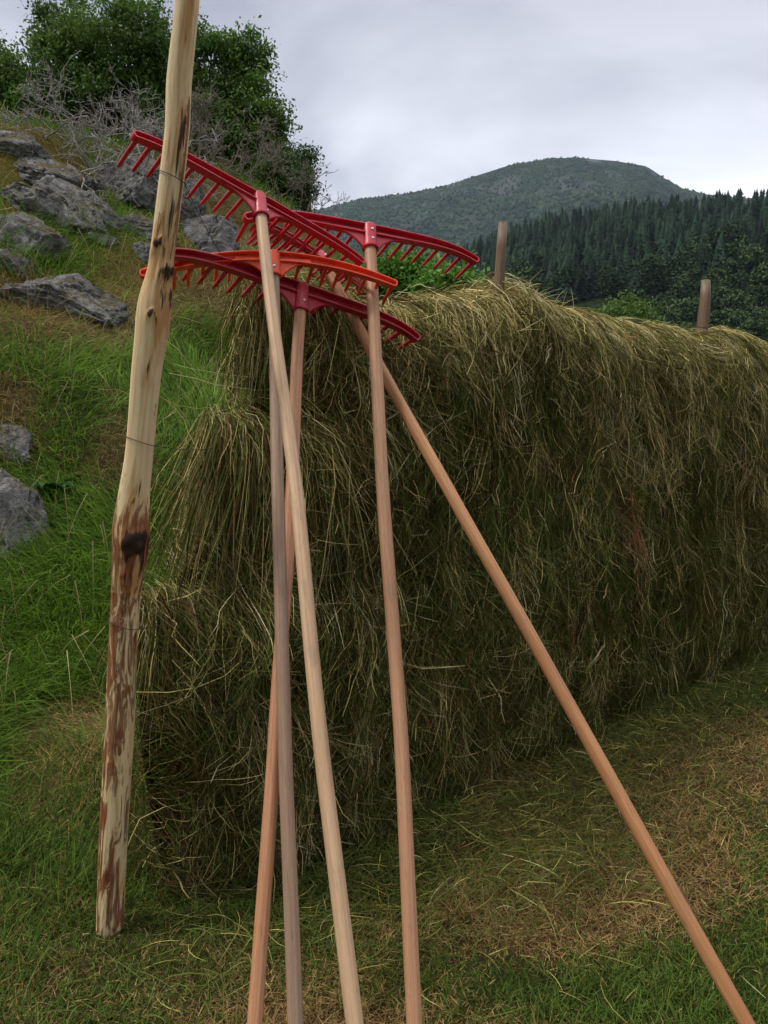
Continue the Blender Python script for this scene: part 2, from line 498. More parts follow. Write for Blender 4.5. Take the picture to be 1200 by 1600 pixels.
# crowns that cover the far mountain: nobody could count them
def blob_template():
    import bmesh
    bm = bmesh.new(); bmesh.ops.create_icosphere(bm, subdivisions=1, radius=1)
    v = np.array([q.co[:] for q in bm.verts]); f = np.array([[q.index for q in p.verts] for p in bm.faces]); bm.free()
    return v, f
def scatter_blobs(name, P, size, zs, col, label):
    tv, tf = blob_template(); n, m = len(P), len(tv)
    th = rng.random(n) * 6.28
    j = 1 + .32 * rng.normal(size=(n, m, 1)).clip(-1.4, 1.4)
    v = tv[None] * j
    c, s = np.cos(th)[:, None], np.sin(th)[:, None]
    v = np.stack([v[..., 0] * c - v[..., 1] * s, v[..., 0] * s + v[..., 1] * c, v[..., 2] * zs[:, None]], -1) * size[:, None, None]
    v = v + P[:, None] + np.array([0, 0, .5]) * (size * zs)[:, None, None]
    f = (tf[None] + (np.arange(n) * m)[:, None, None]).reshape(-1, 3)
    o = mesh_obj(name, v.reshape(-1, 3), f, M_FAR, col=rep(col, m))
    tag(o, label, 'forest', kind='stuff')
n = 72000
P = surf_pick(MX, MY, MZ, MT, n, 0, 1.02, 0)
hh = P[:, 2]
bare = fbm(P * np.array([.006, .006, .004]), 4, 61)
keep = (bare < .50 - np.clip((hh - 600) / 300, 0, 1) * .40) | (rng.random(n) < .06)
P = P[keep]; hh = hh[keep]
sz = rng.uniform(2.4, 5.6, len(P)) * np.where(hh > 600, .6, 1)
cc = np.array([.019, .038, .017]) * rng.uniform(.4, 1.6, (len(P), 1)) + np.array([.014, .014, 0]) * rng.random((len(P), 1))
cc *= (1 + 1.3 * fbm(P * .010, 4, 62)).clip(.2)[:, None]; cc += np.array([.012, .022, .004]) * np.clip((330 - hh) / 250, 0, 1)[:, None] * rng.random((len(P), 1))
scatter_blobs('mountain_forest', P, sz, rng.uniform(.8, 1.5, len(P)), cc, 'mixed forest covering the slopes of the far mountain')

# spruces
def spruce_mesh(seed):
    r = np.random.default_rng(seed)
    V, F = [], []
    H = 14.0; n0 = 0
    L = 11
    for i in range(L):
        f0 = i / L
        z = 1.0 + (H - 1.6) * f0
        rad = 3.3 * (1 - f0) ** .68 * r.uniform(.8, 1.15) + .12
        top = z + (H / L) * 1.9
        k = 10
        th = np.linspace(0, 6.283, k, endpoint=False) + r.random() * 3
        rr = rad * np.where(np.arange(k) % 2, .5, 1.0) * r.uniform(.65, 1.25, k)
        ring = np.stack([rr * np.cos(th), rr * np.sin(th), z - rr * .18 + r.normal(size=k) * .15], 1)
        V.append(np.vstack([ring, [[r.normal() * .08, r.normal() * .08, min(top, H + .6)]]]))
        for q in range(k): F.append((n0 + q, n0 + (q + 1) % k, n0 + k))
        n0 += k + 1
    V.append(np.array([[.2, 0, -1.5], [-.1, .17, -1.5], [-.1, -.17, -1.5], [0, 0, 9.]]))
    F += [(n0, n0 + 1, n0 + 3), (n0 + 1, n0 + 2, n0 + 3), (n0 + 2, n0, n0 + 3)]
    return np.vstack(V), np.array(F)
SPR = [spruce_mesh(100 + i) for i in range(5)]
P = surf_pick(HX, HY, HZ, HT, 5200, .10, 1.1, 0)
az = np.arctan2(P[:, 0], P[:, 1])
pxl = 600 + FPX * np.tan(az)
lowb = (HT.size and fbm(P * .012, 3, 71))
rr_ = np.hypot(P[:, 0], P[:, 1])
P = P[(rr_ > 300 + 40 * lowb) & (pxl > 560)]
pxl = 600 + FPX * P[:, 0] / P[:, 1]
vis = (pxl > 650) & (pxl < 1260)
P = np.concatenate([P[vis], P[~vis][:900]])
dist = np.hypot(P[:, 0], P[:, 1])
ridge = np.abs(dist - 515) < 16
inview = (600 + FPX * P[:, 0] / P[:, 1] < 1215) & (P[:, 0] > 0)
score = np.where(inview, 0, 1e5) + np.where(ridge, 0, 400) + dist - dist.min()
order = np.argsort(score)
near_i, far_i = order[:300], order[300:]
smeshes = []
for i, (v, f) in enumerate(SPR):
    c = np.array([.014, .027, .016]) * (.55 + .26 * i) * np.random.default_rng(i + 9).uniform(.6, 1.4, (len(v), 1))
    me_o = mesh_obj('spruce_tree', v, f, M_FAR, col=c)
    smeshes.append(me_o)
for k, i in enumerate(near_i):
    src = smeshes[k % 5]
    o = src if k < 5 else src.copy()
    if k >= 5: COL.objects.link(o)
    o.location = P[i] - np.array([0, 0, .5]); o.rotation_euler = (0, 0, rng.random() * 6.28)
    s_ = rng.uniform(.5, 1.2); o.scale = (s_ * rng.uniform(.85, 1.15), s_ * rng.uniform(.85, 1.15), s_)
    tag(o, 'tall dark spruce in the plantation on the far hill', 'tree', 'spruces on the hill below the mountain')
V, F, C, n0 = [], [], [], 0
for k, i in enumerate(far_i):
    v, f = SPR[k % 5]; s_ = rng.uniform(.5, 1.2); th = rng.random() * 6.28
    vv = np.stack([v[:, 0] * math.cos(th) - v[:, 1] * math.sin(th), v[:, 0] * math.sin(th) + v[:, 1] * math.cos(th), v[:, 2]], 1) * s_ + P[i] - np.array([0, 0, .5])
    V.append(vv); F.append(f + n0); n0 += len(v)
    C.append(np.array([.014, .027, .016]) * rng.uniform(.4, 1.9) * rng.uniform(.6, 1.4, (len(v), 1)))
o = mesh_obj('spruce_forest', np.vstack(V), np.vstack(F), M_FAR, col=np.vstack(C))
tag(o, 'dense dark spruce forest filling the far hillside', 'forest', kind='stuff')

# ------------------------------------------------------------------ leafy trees and bushes
def leaves_np(C, n_per, spread, size, cols, r=rng, up=.35):
    """leaf quads round cluster centres C (N,3)"""
    N = len(C)
    c = np.repeat(C, n_per, 0) + r.normal(size=(N * n_per, 3)) * np.repeat(np.broadcast_to(spread, (N,)), n_per)[:, None] * np.array([1, 1, .75])
    m = len(c)
    a = r.normal(size=(m, 3)); a[:, 2] -= up; a /= np.linalg.norm(a, axis=1, keepdims=True)
    nrm = r.normal(size=(m, 3)) + np.array([0, 0, .9])
    b = np.cross(a, nrm); b /= np.linalg.norm(b, axis=1, keepdims=True) + 1e-9
    s = size * r.uniform(.6, 1.3, (m, 1))
    V = np.stack([c - a * s * .5, c + b * s * .30, c + a * s * .55, c - b * s * .30], 1).reshape(-1, 3)
    F = np.arange(m * 4).reshape(m, 4)
    cl = np.repeat(cols, n_per, 0) * r.uniform(.7, 1.35, (m, 1))
    return V, F, np.repeat(cl, 4, 0)
def bark_mat(name, c1, c2):
    m, n, b = new_mat(name)
    t = node(n, 'ShaderNodeTexCoord')
    f = noise(n, stretch(n, t.outputs['Object'], (14, 14, 4)), 1, 5, .65)
    n.links.new(ramp(n, f, ((.3, c1), (.7, c2))), b.inputs['Base Color']); b.inputs['Roughness'].default_value = .9
    bump(n, b, f, .5, .02)
    return m
M_BARK = bark_mat('grey_brown_bark', (.04, .032, .025), (.14, .12, .10))
M_DEAD = bark_mat('weathered_dead_wood', (.13, .115, .105), (.40, .37, .345))
M_TWIG = bark_mat('brown_twigs', (.10, .08, .062), (.24, .20, .165))
def leafy(name, base, lobes, clusters, n_per, spread, leaf, col, label, cat='tree', group=None, seed=0, trunks=1, shell=.45, trunk_r=.09):
    """lobes: list of (centre world xyz, radii xyz). Trunk with limbs to every cluster, crown of leaves"""
    r = np.random.default_rng(seed)
    base = np.asarray(base, float)
    root = empty(name, base)
    C, lob = [], []
    vol = np.array([l[1][0] * l[1][1] * l[1][2] for l in lobes]) ** .7
    for q, l in enumerate(lobes):
        k = max(6, int(clusters * vol[q] / vol.sum()))
        d = r.normal(size=(k, 3)); d /= np.linalg.norm(d, axis=1, keepdims=True)
        rad = (shell + (1 - shell) * r.random(k)) ** .8
        rad *= 1 + .5 * fbm(d * 2.3 + seed * 3.7 + q * 5.1, 3, seed)
        C.append(np.asarray(l[0]) + d * rad[:, None] * np.asarray(l[1])); lob += [q] * k
    C = np.vstack(C); lob = np.array(lob)
    V, F, cl = leaves_np(C, n_per, spread * r.uniform(.7, 1.3, len(C)), leaf,
                         np.asarray(col) * r.uniform(.6, 1.4, (len(C), 1)) * (1 + np.array([.25, .1, 0]) * r.normal(size=(len(C), 1)) * .6), r)
    mesh_obj('crown', V - base, F, M_LEAF, root, col=np.clip(cl, .004, .6))
    mb = MB()
    for t in range(trunks):
        off = np.array([r.normal() * .3, r.normal() * .3, 0]) * (trunks > 1)
        for q, l in enumerate(lobes):
            if trunks > 1 and q % trunks != t: continue
            hub = np.asarray(l[0]) - np.array([0, 0, l[1][2] * .35])
            st = base + off - np.array([0, 0, .4])
            mid = (st * .5 + hub * .5) + r.normal(size=3) * np.array([.2, .2, .1])
            tt = np.linspace(0, 1, 9)[:, None]
            path = (1 - tt) ** 2 * st + 2 * tt * (1 - tt) * mid + tt ** 2 * hub
            mb.tube(path, np.linspace(trunk_r, trunk_r * .4, 9), 8)
            sel = C[lob == q]; sel = sel[r.random(len(sel)) < min(1, 55 / max(1, len(sel)))]
            for c in sel:
                a = path[r.integers(4, 9)]
                m2 = (a + c) / 2 + r.normal(size=3) * .12 + np.array([0, 0, .1])
                t2 = np.linspace(0, 1, 5)[:, None]
                mb.tube((1 - t2) ** 2 * a + 2 * t2 * (1 - t2) * m2 + t2 ** 2 * c, np.linspace(trunk_r * .3, trunk_r * .07, 5), 4, cap=False)
    mb.build('trunk', M_BARK, root, origin=base)
    return tag(root, label, cat, group)
def lobe(px, py, Y, rx, ry, rd=None):
    s_ = Y / FPX
    return (at_fwd(px, py, Y), (rx * s_, (rd or rx) * s_, ry * s_))
def gbase(px, Y):
    d = ray(px, 200); x = d[0] / d[1] * Y
    return np.array([x, Y, float(height(x, Y))])
GT = (.085, .155, .027)
leafy('broadleaf_tree', gbase(190, 18.5), [lobe(190, 90, 18.5, 100, 78), lobe(105, 105, 18.2, 66, 66), lobe(225, 45, 18.6, 48, 40), lobe(100, 45, 18.6, 38, 38), lobe(150, 165, 18.2, 100, 42), lobe(255, 130, 18.5, 60, 70), lobe(250, 200, 17.8, 50, 34)],
      290, 190, .15, .08, GT, 'large dark green broadleaf tree on the rocky crest left of the pole', seed=1, trunks=3, trunk_r=.11)
leafy('broadleaf_tree', gbase(345, 17.5), [lobe(335, 115, 17.5, 62, 65), lobe(385, 95, 17.6, 34, 45), lobe(385, 180, 17.2, 55, 55), lobe(330, 215, 17.2, 70, 55), lobe(390, 240, 16.8, 36, 30), lobe(425, 200, 17, 26, 40)],
      240, 185, .14, .078, (.085, .16, .028), 'dark green broadleaf tree on the crest behind the red rake, right of the pole', seed=2, trunks=2, trunk_r=.10)
leafy('broadleaf_tree', gbase(20, 17.5), [lobe(10, 135, 17.5, 50, 42), lobe(-60, 120, 17.8, 80, 70), lobe(50, 165, 17.2, 45, 32)],
      190, 175, .14, .078, (.085, .155, .028), 'lower green broadleaf tree at the far left end of the crest', seed=3, trunks=2, trunk_r=.09)
leafy('broadleaf_tree', gbase(440, 15.5), [lobe(440, 262, 15.5, 26, 32), lobe(468, 292, 15.2, 22, 30), lobe(415, 300, 15.6, 40, 30), lobe(478, 248, 15.5, 8, 14)],
      120, 130, .13, .06, (.055, .095, .026), 'small dark tree at the right end of the rocky crest', seed=4, trunks=2, trunk_r=.06)
# green shrubs behind the rakes
b1 = np.array([.55, 9.0, float(height(.55, 9.0))])
leafy('green_shrub', b1, [lobe(640, 432, 9.0, 36, 24), lobe(695, 452, 8.6, 40, 18), lobe(600, 440, 9.2, 30, 22)], 260, 70, .10, .06, (.10, .22, .03),
      'bright green leafy shrub growing behind the hay wall under the rakes', 'shrub', seed=5, trunks=3, trunk_r=.03)
b2 = at_fwd(977, 490, 48); b2[2] = float(height(b2[0], b2[1]))
leafy('round_bush', b2, [lobe(977, 500, 48, 34, 30), lobe(960, 512, 47, 26, 26), lobe(998, 514, 47, 24, 24)], 260, 60, .32, .2, (.085, .15, .03),
      'round bright green bush standing alone beyond the hay', 'bush', seed=6, trunks=1, trunk_r=.12)
# deciduous trees along the foot of the forest hill
protos = []
for k in range(4):
    r = np.random.default_rng(200 + k)
    lobes = [((r.normal() * 1.6, r.normal() * 1.6, 6 + r.normal() * 1.3), (3 * r.uniform(.7, 1.1), 3 * r.uniform(.7, 1.1), 2.8 * r.uniform(.8, 1.2))) for _ in range(4)]
    C = []
    for l in lobes:
        d = r.normal(size=(60, 3)); d /= np.linalg.norm(d, axis=1, keepdims=True)
        C.append(np.array(l[0]) + d * (.6 + .4 * r.random((60, 1))) * np.array(l[1]))
    C = np.vstack(C)
    V, F, cl = leaves_np(C, 9, .55, .95, np.array([[.055, .095, .032], [.045, .075, .028], [.065, .105, .035], [.038, .066, .028]][k]) * r.uniform(.65, 1.35, (len(C), 1)), r)
    root = empty('broadleaf_tree', (0, 0, 0))
    mesh_obj('crown', V, F, M_FAR, root, col=cl)
    mb = MB(); mb.tube([(0, 0, -1.5), (.1, 0, 2), (0, .1, 5.5)], [.28, .22, .1], 6)
    for l in lobes: mb.tube([(.05, .05, 3), np.array(l[0]) * .6 + np.array([0, 0, 1.6]), l[0]], [.14, .1, .05], 5)
    mb.build('trunk', M_BARK, root)
    protos.append(root)
def copy_tree(o):
    c = o.copy(); COL.objects.link(c)
    for ch in o.children:
        d = ch.copy(); COL.objects.link(d); d.parent = c
    return c
spots = []
rb = np.random.default_rng(31)
for px, Y, dz, sc2 in [(600, 300, 0, 1), (640, 310, 0, 1.1), (668, 290, 0, .9), (700, 280, 0, 1.1), (735, 270, 0, 1), (765, 250, 0, .9), (800, 240, 0, 1), (835, 230, 0, .9), (870, 225, 0, .85), (905, 240, 0, 1), (940, 235, 0, .8),
                       (1000, 230, 0, .9), (1030, 250, 0, 1), (1060, 270, 6, 1.2), (1085, 300, 14, 1.2), (1110, 320, 22, 1.4), (1140, 310, 20, 1.3), (1120, 285, 8, 1.2), (1165, 280, 10, 1.2), (1190, 300, 16, 1.2), (1080, 240, 0, .9), (1115, 225, 0, .9), (1150, 215, 0, .9), (1180, 210, 0, .85), (1210, 215, 0, .9), (1240, 230, 0, 1),
                       (620, 330, 0, 1.1), (655, 340, 0, 1.1), (720, 300, 0, 1.1), (780, 280, 0, 1), (1220, 260, 5, 1.1), (560, 300, 0, 1)]:
    spots.append((px, Y, sc2))
for k in range(52):
    spots.append((float(rb.uniform(800, 1300)), float(rb.uniform(195, 330)), float(rb.uniform(.75, 1.2))))
for k in range(40):
    spots.append((float(rb.uniform(1020, 1260)), float(rb.uniform(195, 265)), float(rb.uniform(.6, 1.0))))
for k, (px, Y, sc2) in enumerate(spots):
    o = protos[k] if k < 4 else copy_tree(protos[k % 4])
    x = (px - 600) / FPX * Y
    # stand on the hill surface
    d2 = (HX - x) ** 2 + (HY - Y) ** 2
    z = float(HZ.ravel()[int(np.argmin(d2))])
    if d2.min() > 400: z = float(height(x, Y))
    o.location = (x, Y, z); o.rotation_euler = (0, 0, rb.random() * 6.28)
    o.scale = (sc2 * rb.uniform(.9, 1.15), sc2 * rb.uniform(.9, 1.15), sc2 * rb.uniform(.85, 1.1))
    tag(o, 'rounded mid green broadleaf tree at the foot of the spruce hill', 'tree', 'broadleaf trees along the foot of the spruce hill')

# ------------------------------------------------------------------ rocks
def rock_mat():
    m, n, b = new_mat('rock')
    t = node(n, 'ShaderNodeTexCoord'); v = t.outputs['Object']
    f1 = noise(n, v, 1.6, 7, .68, .3); f2 = noise(n, v, 9, 6, .7); f3 = noise(n, v, 38, 4, .7)
    c = ramp(n, f1, ((.3, (.15, .143, .14)), (.5, (.30, .288, .283)), (.7, (.47, .45, .44))))
    c = mixc(n, ramp(n, f2, ((.35, (.9, .9, .9)), (.5, (0, 0, 0)))), c, (.05, .047, .05))
    c = mixc(n, ramp(n, f2, ((.6, (0, 0, 0)), (.68, (.8, .8, .8)))), c, (.46, .44, .43))
    c = mixc(n, ramp(n, f3, ((.55, (0, 0, 0)), (.7, (.55, .55, .55)))), c, (.09, .085, .085))
    g = node(n, 'ShaderNodeNewGeometry'); sp = node(n, 'ShaderNodeSeparateXYZ'); n.links.new(g.outputs['Normal'], sp.inputs[0])
    f4 = noise(n, v, 2.6, 5, .6)
    ml = node(n, 'ShaderNodeMath', operation='MULTIPLY')
    n.links.new(ramp(n, sp.outputs['Z'], ((.42, (0, 0, 0)), (.75, (1, 1, 1)))), ml.inputs[0]); n.links.new(ramp(n, f4, ((.44, (0, 0, 0)), (.52, (1, 1, 1)))), ml.inputs[1])
    moss = ramp(n, f3, ((.3, (.06, .06, .015)), (.7, (.16, .12, .035))))
    c = mixc(n, ml.outputs[0], c, moss)
    n.links.new(c, b.inputs['Base Color']); b.inputs['Roughness'].default_value = .9; b.inputs['Specular IOR Level'].default_value = .25
    ad = node(n, 'ShaderNodeMath', operation='ADD'); n.links.new(f2, ad.inputs[0]); n.links.new(f3, ad.inputs[1])
    bump(n, b, ad.outputs[0], .95, .06)
    return m
M_ROCK = rock_mat()
import bmesh
bm = bmesh.new(); bmesh.ops.create_icosphere(bm, subdivisions=6, radius=1)
ICO_V = np.array([q.co[:] for q in bm.verts]); ICO_F = np.array([[q.index for q in p.verts] for p in bm.faces]); bm.free()
def rock(px, py, wp, hp, label, seed, tilt=0, dp=None, sink=.5, Y=None):
    r = np.random.default_rng(seed)
    q, t = hit(px, py + hp * .35)
    if Y: q = at_fwd(px, py + hp * .35, Y); t = Y
    sc2 = t / FPX
    rx, rz = wp * sc2 / 2, hp * sc2 / 2 * 1.1
    ry = (dp or .8) * max(rx, rz)
    v = ICO_V.copy()
    for k in range(34):                        # broken planes
        d = r.normal(size=3); d /= np.linalg.norm(d)
        lim = r.uniform(.5, .86)
        s_ = v @ d
        v -= np.maximum(s_ - lim, 0)[:, None] * d
    v += ICO_V * (.09 * fbm(ICO_V * 1.6 + seed, 3, seed) + .04 * fbm(ICO_V * 5 + seed, 4, seed + 1) + .025 * fbm(ICO_V * 16 + seed, 3, seed + 4))[:, None]
    rdg = lambda q, sd: 1 - 2 * np.abs(fbm(q, 4, sd))
    v += ICO_V * (.07 * rdg(ICO_V * np.array([2.2, 2.2, 3.6]) + seed, seed + 6) + .03 * rdg(ICO_V * np.array([6, 6, 10]) + seed, seed + 7))[:, None]
    crack = np.abs(fbm(ICO_V * np.array([1.5, 1.5, 3.2]) + seed * 2.1, 3, seed + 2))
    v -= ICO_V * (.09 * np.exp(-(crack / .018) ** 2))[:, None]
    v = v * np.array([rx, ry, rz]) * np.array([1.45, 1.45, 1.6])
    a = R(tilt); v = np.stack([v[:, 0] * math.cos(a) + v[:, 2] * math.sin(a), v[:, 1], -v[:, 0] * math.sin(a) + v[:, 2] * math.cos(a)], 1)
    o = mesh_obj('rock', v, ICO_F, M_ROCK, smooth=True)
    p = at_cam(px, py, t); 
    o.location = p + np.array([0, ry * sink, -rz * .55])
    o.rotation_euler = (0, 0, r.uniform(-.25, .25))
    tag(o, label, 'rock')
for a in ((90, 312, 165, 85, 'pale grey slab of rock below the dead branches, with a lichen patch', 1, 28),
          (20, 355, 110, 95, 'dark grey boulder at the left edge above the small slabs', 2, 32),
          (195, 278, 165, 80, 'brownish grey outcrop under the tangle of dead branches', 3, 12),
          (318, 362, 125, 70, 'cracked pale grey rock face right of the pole, above the orange rake', 4, 5),
          (95, 455, 185, 66, 'long low grey rock slanting down across the slope, lowest on the hillside', 5, 18),
          (0, 795, 100, 175, 'rough grey boulder at the left edge beside the broad leaved plant', 6, 0),
          (10, 405, 70, 36, 'thin pale slab at the left edge under the dark boulder', 7, 20),
          (155, 372, 60, 20, 'small flat grey stone lying in the grass above the mossy bank', 8, 10),
          (80, 172, 130, 60, 'weathered brownish rock on the skyline beneath the trees', 9, 10),
          (225, 392, 36, 34, 'little grey stone just left of the pole', 10, 0),
          (215, 345, 90, 42, 'brown earthy rock ledge left of the pole below the twigs', 11, 14),
          (70, 262, 150, 60, 'dark shaded rock under the mossy ledge near the top', 12, 10),
          (140, 325, 90, 70, 'sloping grey rock between the pale slab and the pole', 14, 25),
          (40, 305, 110, 60, 'grey rock shelf behind the dark boulder at the left', 15, 22),
          (15, 215, 110, 55, 'mossy brown rock at the left edge near the skyline', 16, 6),
          (265, 300, 110, 70, 'grey broken rock mostly hidden behind the pole and twigs', 17, 8),
          (10, 690, 70, 60, 'dark rock with turf on top above the left edge boulder', 13, 10)):
    rock(*a[:5], seed=a[5] + 300, tilt=a[6], dp=.7)

# ------------------------------------------------------------------ bare shrubs
def twigs(name, start_list, label, mat, seed, gen=4, length=.7, rad=.02, spread=.8, up=.15, droop=0.0):
    r = np.random.default_rng(seed)
    Pp, Rr = [], []
    def grow(p, d, ln, rd, g):
        k = 6
        pts = [p]; dd = d.copy()
        for i in range(k - 1):
            dd = dd + r.normal(size=3) * .22 + np.array([0, 0, up - droop * g]) * .25
            dd /= np.linalg.norm(dd); pts.append(pts[-1] + dd * ln / (k - 1))
        Pp.append(pts); Rr.append(np.linspace(rd, rd * .5, k))
        if g <= 0: return
        for _ in range(r.integers(2, 5)):
            i = r.integers(2, k)
            nd = dd + r.normal(size=3) * spread; nd /= np.linalg.norm(nd)
            grow(pts[i], nd, ln * r.uniform(.5, .85), rd * .55, g - 1)
    for p, d in start_list:
        d = np.asarray(d, float); grow(np.asarray(p, float), d / np.linalg.norm(d), length * r.uniform(.8, 1.3), rad * r.uniform(.7, 1.2), gen)
    Pp, Rr = np.array(Pp), np.maximum(np.array(Rr), .0035)
    V, F = tubes_np(Pp, Rr, 4)
    o_ = np.asarray(start_list[0][0], float)
    o = mesh_obj(name, V - o_, F, mat, smooth=True); o.location = o_
    return tag(o, label, 'dead shrub' if 'dead' in name else 'shrub')
rs = np.random.default_rng(77)
def starts(lst, Y, dirs):
    o_ = []
    for (px, py), d in zip(lst, dirs):
        q, t = hit(px, py)
        if t > Y + 4 or t < Y - 4: q = at_fwd(px, py, Y)
        o_.append((q, d))
    return o_
L1 = [(70, 215), (95, 235), (140, 300), (210, 300), (240, 262), (150, 262), (170, 268), (190, 272), (205, 262), (215, 282), (130, 238), (110, 226), (230, 278), (225, 250), (175, 240)]
twigs('dead_branches', starts(L1, 13, [(.8, -.3, .4), (.7, -.4, .5), (.3, -.5, .5), (.4, -.5, .3), (-.2, -.3, .9), (-.8, -.3, .5), (-.5, -.3, .8), (.5, -.4, .6), (.3, -.3, .9), (.8, -.4, -.1), (-.7, -.2, .5), (-.6, -.2, .7), (.6, -.2, .4), (.1, -.2, 1), (-.9, -.2, .3)]),
      'tangled bare silvery grey branches of a dead shrub over the rocks', M_DEAD, 11, 4, .55, .017, .85, -.05)
L2 = [(310, 240), (335, 250), (380, 275), (405, 290), (435, 318), (300, 262), (320, 275), (345, 285), (370, 300), (395, 305), (420, 312), (330, 300), (300, 230), (360, 262)]
twigs('bare_shrub', starts(L2, 13, [(rs.normal() * .5, -.3, 1) for _ in L2]), 'fine brown twiggy bare shrub right of the pole above the cracked rock', M_TWIG, 12, 4, .46, .010, .6)
L3 = [(195, 218), (180, 210), (215, 220), (240, 215), (160, 205)]
twigs('dead_sapling', starts(L3, 14.5, [(-.2, 0, 1), (-.4, 0, 1), (.3, 0, 1), (.2, 0, 1), (-.5, 0, 1)]), 'pale upright dead sapling against the dark tree left of the pole', M_DEAD, 13, 3, .42, .013, .6)
L4 = [(470, 335), (490, 340), (455, 332), (480, 330)]
twigs('bare_shrub', starts(L4, 13, [(.3, -.2, 1), (.6, -.2, .8), (-.2, -.2, 1), (.1, 0, 1)]), 'small sparse grey twigs at the right end of the crest', M_TWIG, 14, 3, .35, .008, .6)
# low broad leaved plant beside the boulder
q, t = hit(80, 770)
root = empty('broad_leaved_plant', q)
tag(root, 'low plant with broad green leaves beside the left edge boulder', 'plant')
for k in range(9):
    th = k * 2.4; ln = .26 * rng.uniform(.7, 1.1); tt = np.linspace(0, 1, 9)
    dirv = np.array([math.cos(th), math.sin(th)]) * .8
    cx = np.outer(tt * ln, dirv); cz = ln * (tt * 1.1 - .9 * tt ** 2)
    wd = .05 * np.sin(np.pi * np.clip(tt * .9 + .08, 0, 1)) ** .8
    sd = np.array([-dirv[1], dirv[0]]) / .8
    mid = np.c_[cx, cz - .01]; lft = np.c_[cx + sd * wd[:, None], cz + .012]; rgt = np.c_[cx - sd * wd[:, None], cz + .012]
    V = np.stack([lft, mid, rgt], 1).reshape(-1, 3)
    F = []
    for i in range(8):
        F += [(i * 3, i * 3 + 1, i * 3 + 4, i * 3 + 3), (i * 3 + 1, i * 3 + 2, i * 3 + 5, i * 3 + 4)]
    mesh_obj('leaf', V, np.array(F), M_LEAF, root, col=np.tile(np.array([.05, .13, .03]) * rng.uniform(.8, 1.2), (27, 1)), smooth=True)

# ------------------------------------------------------------------ fence posts
def pole_mat():
    m, n, b = new_mat('peeled_pole')
    a = node(n, 'ShaderNodeAttribute'); a.attribute_name = 'grain'; v = a.outputs['Vector']
    k = node(n, 'ShaderNodeAttribute'); k.attribute_name = 'Col'
    sp = node(n, 'ShaderNodeSeparateColor'); n.links.new(k.outputs['Color'], sp.inputs[0])
    f1 = noise(n, stretch(n, v, (70, 70, 2.5)), 1, 5, .6, .3)
    pale = ramp(n, f1, ((.25, (.62, .42, .20)), (.5, (.80, .62, .345)), (.75, (.84, .70, .43))))
    f0 = noise(n, stretch(n, v, (12, 12, 1.6)), 1, 3)
    pale = mixc(n, ramp(n, f0, ((.45, (0, 0, 0)), (.7, (.5, .5, .5)))), pale, (.60, .44, .30))
    f5 = noise(n, stretch(n, v, (26, 26, 3.2)), 1, 5, .6, .8)
    adh = node(n, 'ShaderNodeMath', operation='MULTIPLY_ADD'); n.links.new(sp.outputs[2], adh.inputs[0]); adh.inputs[1].default_value = .17; n.links.new(f5, adh.inputs[2])
    pale = mixc(n, ramp(n, adh.outputs[0], ((.54, (0, 0, 0)), (.70, (.85, .85, .85)))), pale, (.50, .24, .08))
    f2 = noise(n, stretch(n, v, (34, 34, 6.5)), 1, 6, .62, 1.2)
    ad = node(n, 'ShaderNodeMath', operation='ADD'); n.links.new(f2, ad.inputs[0]); n.links.new(sp.outputs[0], ad.inputs[1])
    f3 = noise(n, stretch(n, v, (90, 90, 12)), 1, 4, .6)
    bark = ramp(n, f3, ((.3, (.10, .028, .012)), (.55, (.27, .095, .035)), (.75, (.36, .17, .07))))
    c = mixc(n, ramp(n, ad.outputs[0], ((.575, (0, 0, 0)), (.62, (.55, .55, .55)), (.69, (1, 1, 1)))), pale, bark)
    c = mixc(n, ramp(n, ad.outputs[0], ((.62, (0, 0, 0)), (.635, (.6, .6, .6)), (.655, (0, 0, 0)))), c, (.08, .03, .015))
    f4 = noise(n, stretch(n, v, (95, 95, 5)), 1, 4, .6, .6)
    ad2 = node(n, 'ShaderNodeMath', operation='ADD'); n.links.new(f4, ad2.inputs[0]); n.links.new(sp.outputs[1], ad2.inputs[1])
    c = mixc(n, ramp(n, ad2.outputs[0], ((.76, (0, 0, 0)), (.85, (.92, .92, .92)))), c, (.022, .012, .009))
    n.links.new(c, b.inputs['Base Color'])
    b.inputs['Roughness'].default_value = .62; b.inputs['Specular IOR Level'].default_value = .3
    ad3 = node(n, 'ShaderNodeMath', operation='ADD'); n.links.new(f1, ad3.inputs[0]); n.links.new(f2, ad3.inputs[1])
    mk = node(n, 'ShaderNodeMath', operation='MULTIPLY_ADD'); n.links.new(ramp(n, ad.outputs[0], ((.575, (0, 0, 0)), (.66, (1, 1, 1)))), mk.inputs[0]); mk.inputs[1].default_value = 1.6; n.links.new(ad3.outputs[0], mk.inputs[2])
    bump(n, b, mk.outputs[0], .6, .004)
    return m
M_POLE = pole_mat()
PO = ((296, -120, 38), (293, 0, 38), (279, 130, 40), (277, 200, 39), (271.5, 250, 40), (261.5, 330, 39), (253, 400, 39), (248.5, 428, 39), (241.5, 461, 49), (240, 490, 55), (236, 530, 51), (229, 580, 47), (223, 650, 44), (218, 710, 44), (210, 770, 49), (205, 820, 58), (203, 870, 54), (197, 930, 46), (193, 1000, 44), (190, 1080, 45), (187, 1150, 46), (181, 1250, 45), (176, 1340, 44), (173, 1420, 43), (172, 1452, 43), (171, 1480, 44))
